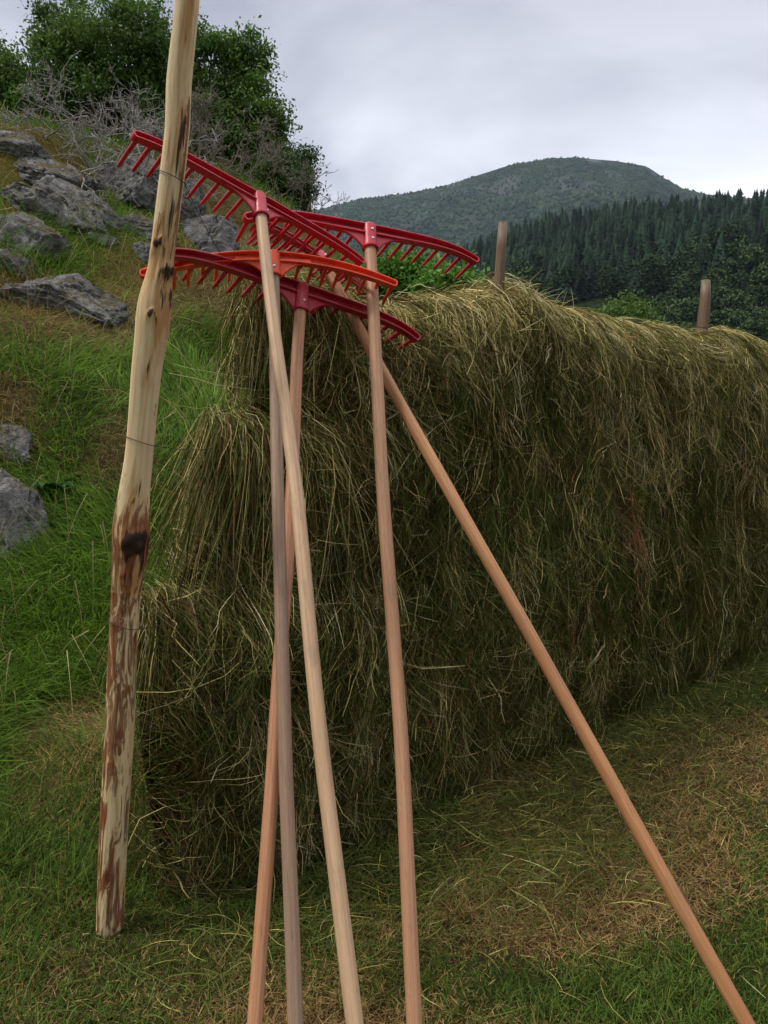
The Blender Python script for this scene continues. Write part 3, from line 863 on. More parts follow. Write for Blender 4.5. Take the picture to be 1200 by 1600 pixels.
def build_pole():
    yy = np.array([p[1] for p in PO], float)
    pts = np.array([at_fwd(p[0], p[1], 2.215 - .28 * (1450 - p[1]) / 1350) for p in PO])
    dep = np.array([CP * q[1] - SP * (q[2] - CAM_H) for q in pts])
    rad = np.array([p[2] for p in PO]) * dep / FPX / 2 * .97
    zf = np.linspace(pts[-1, 2] - .0, pts[0, 2], 420)
    o_ = np.argsort(pts[:, 2])
    X = np.interp(zf, pts[o_, 2], pts[o_, 0]); Y = np.interp(zf, pts[o_, 2], pts[o_, 1]); RR = np.interp(zf, pts[o_, 2], rad[o_])
    ker = np.ones(9) / 9
    sm = lambda a: np.convolve(np.pad(a, 4, 'edge'), ker, 'valid')
    X, Y, RR = sm(X), sm(Y), sm(RR)
    ns = 56
    th = np.linspace(0, 2 * math.pi, ns, endpoint=False)
    TH, ZZ = np.meshgrid(th, zf)
    Rg = RR[:, None] * np.ones(ns)
    cyl = np.stack([np.cos(TH), np.sin(TH), ZZ * 3.2], -1)
    Rg = Rg * (1 + .022 * np.cos(3 * TH + 1.0 + .8 * np.sin(ZZ * 2.2)) + .012 * np.cos(7 * TH + ZZ * 1.5))
    wx = .016 * fbm(cyl * np.array([4, 4, 6]), 3, 85); wz = .03 * fbm(cyl * np.array([4, 4, 6]) + 9, 3, 86)
    Rg = Rg * (1 + .035 * fbm(cyl * 1.3, 3, 81) + .02 * fbm(cyl * np.array([3, 3, .6]) * 2, 3, 82))
    # knots: (pixel y, angle from the viewer's side, size, depth, darkness)
    kn = np.zeros_like(Rg); dark = np.zeros_like(Rg); halo = np.zeros_like(Rg)
    front = -math.pi / 2 + .35
    for py, an, sz, rise, dk in ((826, .18, .026, .008, .55), (845, .75, .03, .004, .3), (836, -.1, .02, .004, .5), (427, -.55, .016, .005, .5), (461, .72, .022, .006, .5), (492, .9, .022, .005, .5), (518, -.1, .012, .003, .42), (880, -.2, .02, .004, .15),
                                 (300, .38, .013, -.002, .36), (270, .42, .012, -.002, .36), (330, .34, .012, -.002, .30), (400, .3, .02, 0, .25), (372, .35, .016, 0, .25), (590, .0, .013, 0, .28), (745, -.05, .012, 0, .28), (765, 0, .01, 0, .2), (130, .1, .012, 0, .2), (165, .12, .012, 0, .22), (1330, .3, .02, 0, .15)):
        z = at_fwd(240, py, 2.3)[2]
        da = np.angle(np.exp(1j * (TH - (front + an)))) * Rg + wx
        g = np.exp(-((da / sz) ** 2 + ((ZZ - z + wz) / (sz * (1.0 if dk >= .42 else 2.4))) ** 2))
        kn += 1.5 * rise * g; dark += dk * g; halo += min(1, dk * 2) * np.exp(-((da / (sz * 1.9)) ** 2 + ((ZZ - z + wz) / (sz * 3.6)) ** 2))
        kn -= rise * .8 * np.exp(-((da / (sz * .45)) ** 2 + ((ZZ - z) / (sz * .45)) ** 2)) * (rise > .003)
    Rg = Rg + kn
    V = np.stack([X[:, None] + Rg * np.cos(TH), Y[:, None] + Rg * np.sin(TH), ZZ], -1)
    zt = lambda py: at_fwd(220, py, 2.3)[2]
    bk = np.interp(zf, [zt(1450), zt(1330), zt(1200), zt(1050), zt(960), zt(900), zt(840), zt(790), zt(755), zt(700), zt(520), zt(470), zt(400), zt(330), zt(200), zt(0)],
                   [.0, .06, .05, .07, .04, .08, .15, .12, -.03, -.13, -.10, -.01, -.02, -.07, -.16, -.18])
    barkw = bk[:, None] + .10 * np.cos(TH - (front - .9)) * (zf < zt(900))[:, None]
    # rust coloured streak down the right hand side of the upper pole
    da = np.angle(np.exp(1j * (TH - (front + .95))))
    barkw = barkw + .34 * np.exp(-(da / .26) ** 2) * np.interp(zf, [zt(430), zt(360), zt(250), zt(120)], [.2, 1, .8, .1])[:, None] + .2 * dark
    colr = np.stack([barkw, dark, np.clip(halo, 0, 1)], -1).reshape(-1, 3)
    g = np.stack([.05 * np.cos(TH), .05 * np.sin(TH), ZZ], -1).reshape(-1, 3)
    idx = np.arange(V.shape[0] * ns).reshape(-1, ns); nx = np.roll(idx, -1, 1)
    F = np.stack([idx[:-1], nx[:-1], nx[1:], idx[1:]], -1).reshape(-1, 4)
    base = np.array([X[0], Y[0], zf[0]])
    VV = np.vstack([V.reshape(-1, 3), [[X[-1], Y[-1], zf[-1] + .004]]])
    F = np.vstack([F, [[idx[-1, j], idx[-1, (j + 1) % ns], len(VV) - 1, len(VV) - 1] for j in range(0)]]) if False else F
    cap = [list(map(int, q)) for q in F] + [[int(idx[-1, j]), int(idx[-1, (j + 1) % ns]), len(VV) - 1] for j in range(ns)]
    o = mesh_obj('fence_pole', VV - base, cap, M_POLE, col=np.vstack([colr, [[0, 0, 0]]]), vec=np.vstack([g, [[0, 0, zf[-1]]]]), smooth=True)
    o.location = base
    tag(o, 'tall leaning peeled log pole with knots and brown bark patches at the hay end', 'pole')
    return X, Y, zf, RR
pX, pY, pZ, pR = build_pole()
def sn(s, n, z): 
    q = P0 + U * s + NV * n
    return np.array([q[0], q[1], z])
M_POST = wood_handle('weathered_post', (.20, .125, .07), (.30, .20, .13), (.07, .04, .025))
def post(px_top, py_top, s, wpx, label, lean, seed):
    b = sn(s, 0, 0); b[2] = float(height(b[0], b[1]))
    top = at_fwd(px_top, py_top, b[1])
    dep = top[1] * CP - (top[2] - CAM_H) * SP
    r_ = wpx * dep / FPX / 2
    mb = MB()
    k = 26; tt = np.linspace(0, 1, k)[:, None]
    bb = b - np.array([0, 0, .2])
    path = bb + (top - bb) * tt + .012 * np.stack([fbm(np.c_[tt * 5, tt * 0 + seed, tt * 0], 2, seed), fbm(np.c_[tt * 5, tt * 0, tt * 0 + seed], 2, seed + 3), np.zeros(k)], 1)
    mb.tube(path, np.linspace(r_ * 1.25, r_, k) * np.r_[np.ones(k - 2), .93, .8], 20, jit=.34, seed=seed)
    o = mb.build('fence_post', M_POST, origin=b); o.location = b
    tag(o, label, 'post')
post(787, 349, 1.66, 15.5, 'weathered brown post top sticking out of the hay near the red rakes', 0, 3)
post(1100, 438, 3.70, 17, 'weathered brown post top sticking out of the hay further along, nearer the right edge', 0, 5)
for k in range(2):
    mb = MB(); b = sn(5.75 + 1.9 * k, 0, 0); mb.tube([b - [0, 0, .2], b + [0.03, 0, 1.2], b + [.02, 0, 2.25]], [.045, .04, .036], 14, jit=.08, seed=9 + k)
    o = mb.build('fence_post', M_POST, origin=b); o.location = b
    tag(o, 'weathered post buried in the hay beyond the right edge', 'post', 'posts buried in the far end of the hay')

# wires: stapled round the pole, then along the fence inside the hay
for zp, zh, lab in ((at_fwd(262, 335, 2.3)[2], 1.98, 'thin rusty fence wire looped round the pole, topmost'), (at_fwd(220, 686, 2.3)[2], 1.46, 'thin dark fence wire looped round the pole at half height'), (at_fwd(195, 950, 2.3)[2], .95, 'thin fence wire looped round the pole low down, where the lowest hay tier starts')):
    root_p = np.array([np.interp(zp, pZ, pX), np.interp(zp, pZ, pY), zp]); rr = np.interp(zp, pZ, pR) * 1.06 + .002
    th = np.linspace(-.3, 2 * math.pi - .3, 40)
    loop = np.stack([root_p[0] + rr * np.cos(th), root_p[1] + rr * np.sin(th), zp - .012 * np.cos(th) * 1.2 + .0 * th], 1)
    e1 = sn(.5, 0, zh)
    tt = np.linspace(0, 1, 12)[:, None]
    st = loop[-1]
    run = st + (e1 - st) * tt; run[:, 2] -= .02 * np.sin(np.pi * tt[:, 0])
    far = np.array([sn(s, 0, zh + .03 * math.sin(s * 3)) for s in np.linspace(.6, 7.6, 12)])
    mb = MB(); mb.tube(np.vstack([loop, run[1:], far]), .0010, 6)
    o = mb.build('fence_wire', M_WIRE, origin=root_p); o.location = root_p
    tag(o, lab, 'wire')

# ------------------------------------------------------------------ rakes
RK = {
 'a': dict(C=(405, 313), B=(555, 1600), p=[2.302, 1.53, -.738, .0228, .3794, .1082, -.0295], k=1.0, pw=5.2, cy=0.0034, wb=28.5, wt=18, head=M_RED,
           wood=((.56, .37, .22), (.64, .46, .30), (.42, .25, .14)), label='red headed hay rake with pale handle, foremost, its head reaching behind the pole', sub=0),
 'd': dict(C=(577, 363), B=(647, 1600), p=[2.59, 1.90, -.4847, .0417, .4132, .1123, .0436], k=1.0, pw=5.0, cy=0.0074, wb=25, wt=18.5, head=M_RED,
           wood=((.50, .27, .15), (.56, .33, .20), (.38, .18, .09)), label='red headed hay rake with near upright pinkish handle, head furthest right against the hills', sub=0),
 'c': dict(C=(427, 406), B=(462, 1600), p=[2.373, 1.866, -.26, .0736, .3695, .1153, .0186], k=1.008, pw=2.05, cy=0.0077, wb=25, wt=18, head=M_ORANGE,
           wood=((.37, .24, .165), (.44, .30, .21), (.25, .15, .095)), label='hay rake with bright orange red head and greyish handle', sub=1),
 'b': dict(C=(471, 460), B=(398, 1600), p=[2.47, 1.89, -.58, .0366, .4333, .1257, .0124], k=1.0, pw=6.0, cy=0.0157, wb=25, wt=18.5, head=M_DARKRED,
           wood=((.56, .28, .15), (.64, .38, .24), (.38, .15, .06)), label='hay rake with the lowest red head and reddish handle slanting to the left foot', sub=0),
 'e': dict(C=(500, 402), B=(1167, 1600), p=[2.5409, 1.7419, -1.0055, 0.0317, 0.32, 0.0685, 0.0191], k=1.06, pw=4.0, cy=0, wb=25, wt=17, head=M_DARKRED,
           wood=((.46, .22, .09), (.54, .30, .14), (.33, .13, .05)), label='hay rake leaning on the hay, its brown handle slanting to the bottom right corner', sub=0),
}
def build_rake(key, q):
    dt, db, tw, DR, L, T, TI = q['p']; k = q['k']
    dt *= k; db *= k; DR *= k; L *= k; T *= k; TI *= k
    k = max(k, L / .33)
    camv = lambda px, py, d: np.array([(px - 600) / FPX * d, (800 - py) / FPX * d, d])
    w_ = lambda v: np.array([v[0], v[2] * CP + v[1] * SP, v[1] * CP - v[2] * SP])
    C, B = camv(*q['C'], dt), camv(*q['B'], db)
    h = (C - B) / np.linalg.norm(C - B)
    b0 = np.array([1., 0, 0]) - h * h[0]; b0 /= np.linalg.norm(b0)
    c0 = np.cross(h, b0)
    b = b0 * math.cos(tw) + c0 * math.sin(tw); t = np.cross(h, b)
    if t[2] < 0: t = -t
    C = w_(C) + np.array([0, 0, CAM_H]); B = w_(B) + np.array([0, 0, CAM_H]); h, b, t = w_(h), w_(b), w_(t)
    C = C + h * q['cy']
    d = -h
    lam = 1.0
    for _ in range(30):
        g = C + d * lam; lam += (g[2] - float(height(g[0], g[1]))) / -d[2]
    foot = C + d * lam
    root = empty('hay_rake', foot)
    tag(root, q['label'], 'rake', 'rakes leaning on the hay wall')
    PW = q['pw']
    bar = lambda s: C + b * L * s - h * DR * abs(s) ** PW + h * TI * s
    # handle
    rb_, rt_ = q['wb'] * db / FPX / 2, q['wt'] * dt / FPX / 2
    lv = np.linalg.norm(C - B)
    n_ = 60; tt = np.linspace(0, 1, n_)
    path = foot + (C - h * .012 - foot) * tt[:, None]
    dist_ = lam * (1 - tt)
    rad = rt_ + (rb_ - rt_) * np.clip(dist_ / lv, 0, 1.1)
    wob = np.stack([fbm(np.c_[tt * 3 + 5, tt * 0 + ord(key), tt * 0], 2, 3), fbm(np.c_[tt * 3, tt * 0 + ord(key), tt * 0 + 4], 2, 5), tt * 0], 1) * .012 * np.sin(np.pi * tt)[:, None]
    mb = MB(); mb.tube(path + wob, rad, 24, jit=.03, seed=ord(key))
    mb.build('handle', wood_handle('handle_wood_' + key, *q['wood']), root, origin=foot)
    # head: channel bar, socket, two curved gussets
    mb = MB()
    ns = 81; ss = np.linspace(-1, 1, ns)
    ctr = np.array([bar(s) for s in ss]); tg = np.gradient(ctr, axis=0); tg /= np.linalg.norm(tg, axis=1)[:, None]
    up = np.cross(t[None], tg); up *= np.sign((up * h).sum(1))[:, None]; up /= np.linalg.norm(up, axis=1)[:, None]
    hh = (.0150 - .0045 * np.abs(ss) ** 1.5) * k; dd = (.0105 - .001 * np.abs(ss)) * k; fl = .0042 * k; wb_ = .005 * k
    # section (up, t): C channel open to the back (-t); small lips round the edges
    sec = []
    for i in range(ns):
        H, D = hh[i], dd[i]
        e_ = .0013 * k
        prof = [(H - e_, D), (H, D - e_), (H, -D + e_), (H - e_, -D), (H - fl + e_ * .5, -D), (H - fl, -D + e_), (H - fl - .001 * k, D - wb_), (-H + fl + .001 * k, D - wb_), (-H + fl, -D + e_), (-H + fl - e_ * .5, -D), (-H + e_, -D), (-H, -D + e_), (-H, D - e_), (-H + e_, D)]
        sec.append([ctr[i] + up[i] * a + t * c for a, c in prof])
    sec = np.array(sec); m_ = sec.shape[1]
    F = []
    for i in range(ns - 1):
        for j in range(m_):
            j2 = (j + 1) % m_
            F.append((i * m_ + j, (i + 1) * m_ + j, (i + 1) * m_ + j2, i * m_ + j2))
    mb.add(sec, F)
    # rounded closed ends
    for sg, i in ((-1, 0), (1, ns - 1)):
        th = np.linspace(-math.pi / 2, math.pi / 2, 9)
        H, D = hh[i], dd[i]
        outv = np.array([[ctr[i] + tg[i] * sg * H * .75 * math.cos(a) + up[i] * H * math.sin(a) + t * c for c in (-D, D)] for a in th])
        vv = np.vstack([outv.reshape(-1, 3), [ctr[i] + t * D, ctr[i] + up[i] * (H - fl) - t * D, ctr[i] - up[i] * (H - fl) - t * D]])
        inn = np.array([ctr[i] + tg[i] * sg * (H - fl) * .75 * math.cos(a) + up[i] * (H - fl) * math.sin(a) - t * D for a in th])
        ind = np.array([ctr[i] + tg[i] * sg * (H - fl) * .75 * math.cos(a) + up[i] * (H - fl) * math.sin(a) + t * (D - wb_) for a in th])
        vv = np.vstack([outv.reshape(-1, 3), inn, ind]); f2 = []
        for j in range(8):
            f2 += [(2 * j, 2 * j + 1, 2 * j + 3, 2 * j + 2), (2 * j, 2 * j + 2, 18 + j + 1, 18 + j), (18 + j, 18 + j + 1, 27 + j + 1, 27 + j)]
        f2.append(tuple(27 + j for j in range(9)))
        f2.append(tuple(2 * j + 1 for j in range(9)))
        mb.add(vv, f2)
    # socket
    rs_ = rt_ * 1.16 + .001
    sk = C - h * .058 * k
    pr = [(C + h * .0145 * k, rs_ * .86), (C + h * .012 * k, rs_ * .97), (C, rs_), (C - h * .03 * k, rs_ * 1.02), (C - h * .050 * k, rs_ * 1.06), (C - h * .0505 * k, rs_ * 1.20), (C - h * .056 * k, rs_ * 1.22), (C - h * .0575 * k, rs_ * 1.18), (C - h * .0578 * k, rs_ * .98), (C - h * .05 * k, rs_ * .93)]
    # sunk toward the back of the bar so the channel stops at it
    mb.tube([p_ for p_, _ in pr], [r_ for _, r_ in pr], 28)
    # gussets: thin curved webs between the bar and the socket
    for sg in (-1, 1):
        n2 = 12; u_ = np.linspace(0, 1, n2)
        x_ = rs_ * .8 + (.085 * k) * u_
        y_ = -(.046 * k) * (1 - u_) ** 2.4
        top = np.array([C + b * sg * x - h * .004 * k + h * TI * (sg * x / L) for x in x_]); bot = np.array([C + b * sg * x + h * (y - .013 * k) + h * TI * (sg * x / L) for x, y in zip(x_, y_)])
        th_ = .0035 * k
        vv = np.stack([top - t * th_, bot - t * th_, bot + t * th_, top + t * th_], 1).reshape(-1, 3); f2 = []
        for i in range(n2 - 1):
            for j in range(4):
                j2 = (j + 1) % 4; f2.append((i * 4 + j, i * 4 + j2, i * 4 + 4 + j2, i * 4 + 4 + j))
        f2 += [(0, 1, 2, 3), tuple((n2 - 1) * 4 + j for j in (3, 2, 1, 0))]
        mb.add(vv, f2)
        # stiff lip along the curved edge
        mb.tube(bot, .0042 * k, 8)
    head = mb.build('head', q['head'], root, origin=foot, smooth=False)
    me = head.data
    me.polygons.foreach_set('use_smooth', np.ones(len(me.polygons), bool))
    bmx = bmesh.new(); bmx.from_mesh(me); bmesh.ops.recalc_face_normals(bmx, faces=bmx.faces); bmx.to_mesh(me); bmx.free()
    try: me.set_sharp_from_angle(angle=R(35))
    except Exception: pass
    # teeth
    for sg in (-1, 1):
        for i in range(1, 10):
            s = sg * i / 9 * .985
            p = bar(s) - h * (.0150 - .0045 * abs(s) ** 1.5) * k * .35
            tip = p + t * (T + .008) + t * .0
            mt = MB()
            mt.tube([p + t * .004, p + t * T * .25, p + t * T * .8, p + t * T * .97, tip - t * .004], np.array([.0060, .0054, .0047, .0042, .0026]) * k, 10)
            o = mt.build('tooth', q['head'], head, origin=foot)
    # rivets
    for along in ((.036,) if key in 'abc' else (.036, .008)):
        p = C - h * along * k - t * rs_ * 1.01
        if key == 'a': p = C - h * along * k + (-t * .55 + b * .83) * rs_ * 1.01
        nn = (p - (C - h * along * k)); nn /= np.linalg.norm(nn)
        mt = MB()
        mt.tube([p - nn * .002, p + nn * .0015, p + nn * .0028, p + nn * .0032], [.0045, .0045, .003, .0008], 14)
        mt.build('rivet', M_STEEL, head, origin=foot)
    if key == 'b':
        # paper tag wound round the foot of this handle
        c = foot + h * np.dot(B - foot, h)
        mt = MB(); mt.tube([foot + h * .035, foot + h * .086], [rb_ * 1.03 + .0012] * 2, 24, cap=False); mt.build('paper_tag', M_PAPER, root, origin=foot)
    return root
for key in 'adcbe': build_rake(key, RK[key])

# ------------------------------------------------------------------ hay wall
def px_sz(px, py):
    """a pixel on the vertical plane of the fence -> (s, z)"""
    d = ray(px, py); o = np.array([0, 0, CAM_H])
    den = d[0] * NV[0] + d[1] * NV[1]
    t = ((P0[0]) * NV[0] + (P0[1]) * NV[1]) / den
    q = o + d * t
    return fence_sn(q[0], q[1])[0], q[2]
RT = [px_sz(*p) for p in ((395, 500), (430, 492), (480, 488), (540, 480), (600, 474), (640, 466), (690, 464), (730, 456), (775, 444), (800, 470), (830, 478), (880, 492), (920, 504), (980, 514), (1030, 520), (1052, 528), (1064, 530), (1090, 520), (1130, 524), (1165, 540), (1200, 552))]
RS = np.array([r[0] for r in RT]); RZ = np.array([r[1] for r in RT])
SMAX = 8.6
def ztop(s):
    z = np.interp(s, np.append(RS, [SMAX - .5, SMAX]), np.append(RZ, [RZ[-1] - .03, RZ[-1] - .1]))
    return z
def smin(z):
    return np.interp(z, [0, .2, .55, .93, 1.00, 1.10, 1.38, 1.48, 1.56, 1.62, 1.95, 2.2], [.20, .15, .11, .12, .22, .32, .40, .44, .52, .56, .52, .52])
def width(s, a, z, sgn=1):
    p = np.stack([s * 1.0, z * 1.0, sgn * 3.0 + 0 * s], -1)
    lump = .065 * fbm(p * np.array([1.6, 1.4, 1]), 3, 91) + .075 * fbm(p * np.array([5.0, 1.5, 1]), 3, 92) + .035 * fbm(p * np.array([13, 3, 1]), 2, 93)
    tiers = .035 * np.exp(-((z - 1.33) / .13) ** 2) + .05 * np.exp(-((z - .84) / .13) ** 2) - .035 * np.exp(-((z - 1.02) / .06) ** 2) - .02 * np.exp(-((z - 1.52) / .06) ** 2)
    W = .25 + np.interp(z, [0, .15, .5, .9, 1.4, 2], [-.04, .0, .035, .03, .02, .0])
    W = W + (lump + tiers * np.interp(s, [.7, 1.3], [1, .25])) * np.clip(a / .25, 0, 1)
    gapm = np.exp(-((s - 3.42 - .05 * (z - 1.9)) / .06) ** 2) * np.clip((z - 1.6) / .3, 0, 1)
    W = W - .08 * gapm
    ramp_ = np.sqrt(np.clip((s - smin(z)) / .26, 0, 1)) * np.sqrt(np.clip((SMAX - s) / .3, 0, 1))
    return (1 - np.exp(-a / .13)) * W * (.12 + .88 * ramp_)
def surf(s, a, off, lift=1.0):
    """s along the fence, a signed arc from the ridge (positive to the viewer), off outward"""
    aa = np.abs(a); sg = np.where(a >= 0, 1., -1.)
    d = aa * aa / (aa + .13)
    zt = ztop(s)
    z = zt - d
    wn = width(s, aa, z, 1) * sg
    fx = sg * np.tanh(aa / .12); fz = np.exp(-aa / .12)
    nn = wn + off * fx; z = z + off * fz * lift
    q = P0 + s[..., None] * U + nn[..., None] * NV
    return np.concatenate([q, z[..., None]], -1)
# core
def hay_core():
    sv = np.linspace(.12, SMAX, 260)
    av = np.concatenate([-np.linspace(1.98, .02, 44) , [0], np.linspace(.02, 1.98, 60)])
    Sg, Ag = np.meshgrid(sv, av, indexing='ij')
    # never start before the tier's own end
    aa = np.abs(Ag); z = ztop(Sg) - aa * aa / (aa + .13)
    S2 = np.maximum(Sg, smin(z) + .015)
    V = surf(S2, Ag, -.215 + 0 * Sg)
    V[..., 2] = np.maximum(V[..., 2], .10)
    mid = P0 + S2[..., None] * U
    nn_ = (V[..., :2] - mid) @ NV
    flip = (nn_ * np.sign(Ag + 1e-9)) < .012                     # the core never turns inside out
    V[..., :2] = np.where(flip[..., None], mid + (np.sign(Ag + 1e-9) * .012)[..., None] * NV, V[..., :2])
    idx = np.arange(V.shape[0] * V.shape[1]).reshape(V.shape[:2])
    f = np.stack([idx[:-1, :-1], idx[1:, :-1], idx[1:, 1:], idx[:-1, 1:]], -1).reshape(-1, 4)
    bot = np.stack([idx[:-1, 0], idx[:-1, -1], idx[1:, -1], idx[1:, 0]], -1)
    return V.reshape(-1, 3), np.vstack([f, bot])
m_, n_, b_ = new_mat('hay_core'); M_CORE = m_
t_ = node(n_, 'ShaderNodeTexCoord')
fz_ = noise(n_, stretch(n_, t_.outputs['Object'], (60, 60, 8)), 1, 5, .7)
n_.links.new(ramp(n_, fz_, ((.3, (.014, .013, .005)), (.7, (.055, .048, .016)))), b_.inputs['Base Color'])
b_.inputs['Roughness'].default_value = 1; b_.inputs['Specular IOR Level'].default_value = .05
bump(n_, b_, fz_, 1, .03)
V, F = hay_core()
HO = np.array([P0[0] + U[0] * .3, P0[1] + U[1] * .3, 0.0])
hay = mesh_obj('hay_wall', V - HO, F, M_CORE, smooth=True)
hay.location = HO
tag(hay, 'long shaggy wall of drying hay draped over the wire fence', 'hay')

STRAW = np.array([.60, .49, .205]); OLIVE = np.array([.145, .150, .042]); GREEN = np.array([.075, .115, .020]); BROWN = np.array([.095, .055, .021]); PALE = np.array([.74, .66, .40]); RUST = np.array([.33, .15, .07])
def hay_cols(n, bleach, r=rng):
    """per lock colour; bleach 0..1 is the share of sun bleached stems"""
    u = r.random(n); b = r.random(n) < np.clip(bleach, 0, 1) * .8 + .05
    c = np.where((u < .38)[:, None], OLIVE, np.where((u < .70)[:, None], GREEN, np.where((u < .988)[:, None], BROWN, RUST)))
    c = np.where(b[:, None], np.where((u < .85)[:, None], STRAW, PALE), c)
    return c * r.uniform(.5, 1.25, (n, 1))
KS = 6
def strands(s0, a0, ln, phi, curl, off0, off1, sgn_cross=None, wig=.010):
    N = len(s0)
    t = np.linspace(0, 1, KS)[None]
    ph = phi[:, None] + curl[:, None] * t
    kink = np.where(rng.random(N) < .40, rng.normal(size=N) * .75, 0)[:, None]      # bent and broken stems
    ph = ph + kink * (t > rng.uniform(.25, .8, (N, 1)))
    step = ln[:, None] / (KS - 1)
    ds = np.cumsum(np.sin(ph) * step, 1); ds = ds - ds[:, :1]
    da = np.cumsum(np.cos(ph) * step, 1); da = da - da[:, :1]
    s = s0[:, None] + ds + rng.normal(size=(N, KS)) * wig * .5
    a = a0[:, None] + da
    off = off0[:, None] + (off1 - off0)[:, None] * t ** 1.6 + rng.normal(size=(N, KS)) * wig * .35
    P = surf(s, a, off)
    P[..., 2] = np.maximum(P[..., 2], .03 + .05 * rng.random((N, 1)))
    return P, s
def locks(n, per, srange, arange, far=False):
    """locks of hay: shared lean, colour and depth"""
    s = rng.uniform(*srange, n); a = rng.uniform(*arange, n)
    p = np.stack([s, a, 0 * s], -1)
    phi = .55 * fbm(p * np.array([1.1, 1.3, 1]), 3, 101) + rng.normal(size=n) * .22
    wild = rng.random(n) < .16
    phi = np.where(wild, rng.uniform(-1.4, 1.4, n), phi)
    aa = np.abs(a); z = ztop(s) - aa * aa / (aa + .13)
    bleach = np.clip(.66 * np.exp(-aa / .24) + np.interp(z, [0, 1.1, 1.7], [-.04, .10, .24]) + .35 * fbm(p * np.array([2.2, 1.6, 1]), 3, 103), 0, 1) * rng.uniform(.4, 1.1, n)
    c = hay_cols(n, np.clip(bleach, 0, 1))
    off = np.where(rng.random(n) < .26, rng.uniform(-.005, .045, n), rng.uniform(-.20, -.03, n)) - .075 * np.clip(1.6 * fbm(p * np.array([7.5, 4.0, 1]), 3, 107), 0, 1)
    ln = np.where(rng.random(n) < .82, rng.uniform(.05, .20, n), rng.uniform(.2, .4, n))
    R_ = lambda x: np.repeat(x, per)
    N = n * per
    P, ss = strands(R_(s) + rng.normal(size=N) * .018, R_(a) + rng.normal(size=N) * .05 - R_(ln) * .3, R_(ln) * rng.uniform(.6, 1.3, N), R_(phi) + rng.normal(size=N) * .30, rng.normal(size=N) * .45,
                    R_(off) + rng.normal(size=N) * .010, R_(off) + rng.normal(size=N) * .014 + rng.uniform(-.004, .022, N))
    cc = np.repeat(c, per, 0) * rng.uniform(.7, 1.3, (N, 1))
    mixin = rng.random(N) < .22
    cc = np.where(mixin[:, None], hay_cols(N, np.repeat(np.clip(bleach, 0, 1), per)), cc)
    ok = (ss.min(1) > smin(np.clip(P[:, 0, 2], 0, 2.2)) - .05) & (ss.max(1) < SMAX)
    return P[ok], cc[ok]
PP, CC = [], []
for n, per, sr, ar in ((11000, 8, (.1, 2.2), (-.1, 2.02)), (9500, 8, (2.2, 4.4), (-.1, 2.02)), (5200, 8, (4.4, 6.4), (-.1, 2.02)), (900, 8, (6.4, 8.6), (-.1, 2.0)), (1700, 7, (.1, 8.6), (-2.0, -.1)), (2400, 9, (.5, 6), (-.14, .35))):
    p, c = locks(n, per, sr, ar); PP.append(p); CC.append(c)
# ragged bundles hanging clear of the rest
def bundles(n, per, sr, ar, lr, bl):
    s = rng.uniform(*sr, n); a = rng.uniform(*ar, n); R_ = lambda x: np.repeat(x, per); N = n * per
    ln = rng.uniform(*lr, n); phi = rng.normal(size=n) * .28; c = hay_cols(n, rng.uniform(0, bl, n)); o1 = rng.uniform(.02, .075, n)
    P, ss = strands(R_(s) + rng.normal(size=N) * .011, R_(a) + rng.normal(size=N) * .03, R_(ln) * rng.uniform(.5, 1.25, N), R_(phi) + rng.normal(size=N) * .16, R_(rng.normal(size=n) * .5) + rng.normal(size=N) * .35, rng.uniform(-.06, .015, N), R_(o1) + rng.normal(size=N) * .018)
    cc = np.where((rng.random(N) < .5)[:, None], np.repeat(c, per, 0), hay_cols(N, R_(rng.uniform(0, bl, n))))
    ok = (ss.min(1) > smin(np.clip(P[:, 0, 2], 0, 2.2)) + .02) & (ss.max(1) < SMAX)
    PP.append(P[ok]); CC.append(cc[ok])
bundles(330, 26, (.2, 5.6), (-.02, 1.5), (.16, .42), .75)
bundles(120, 24, (.4, 5.6), (-.12, .3), (.2, .5), 1.0)
bundles(160, 24, (.12, 1.7), (.95, 1.9), (.15, .35), .6)
bundles(150, 20, (.15, 5.8), (1.55, 1.95), (.15, .35), .4)
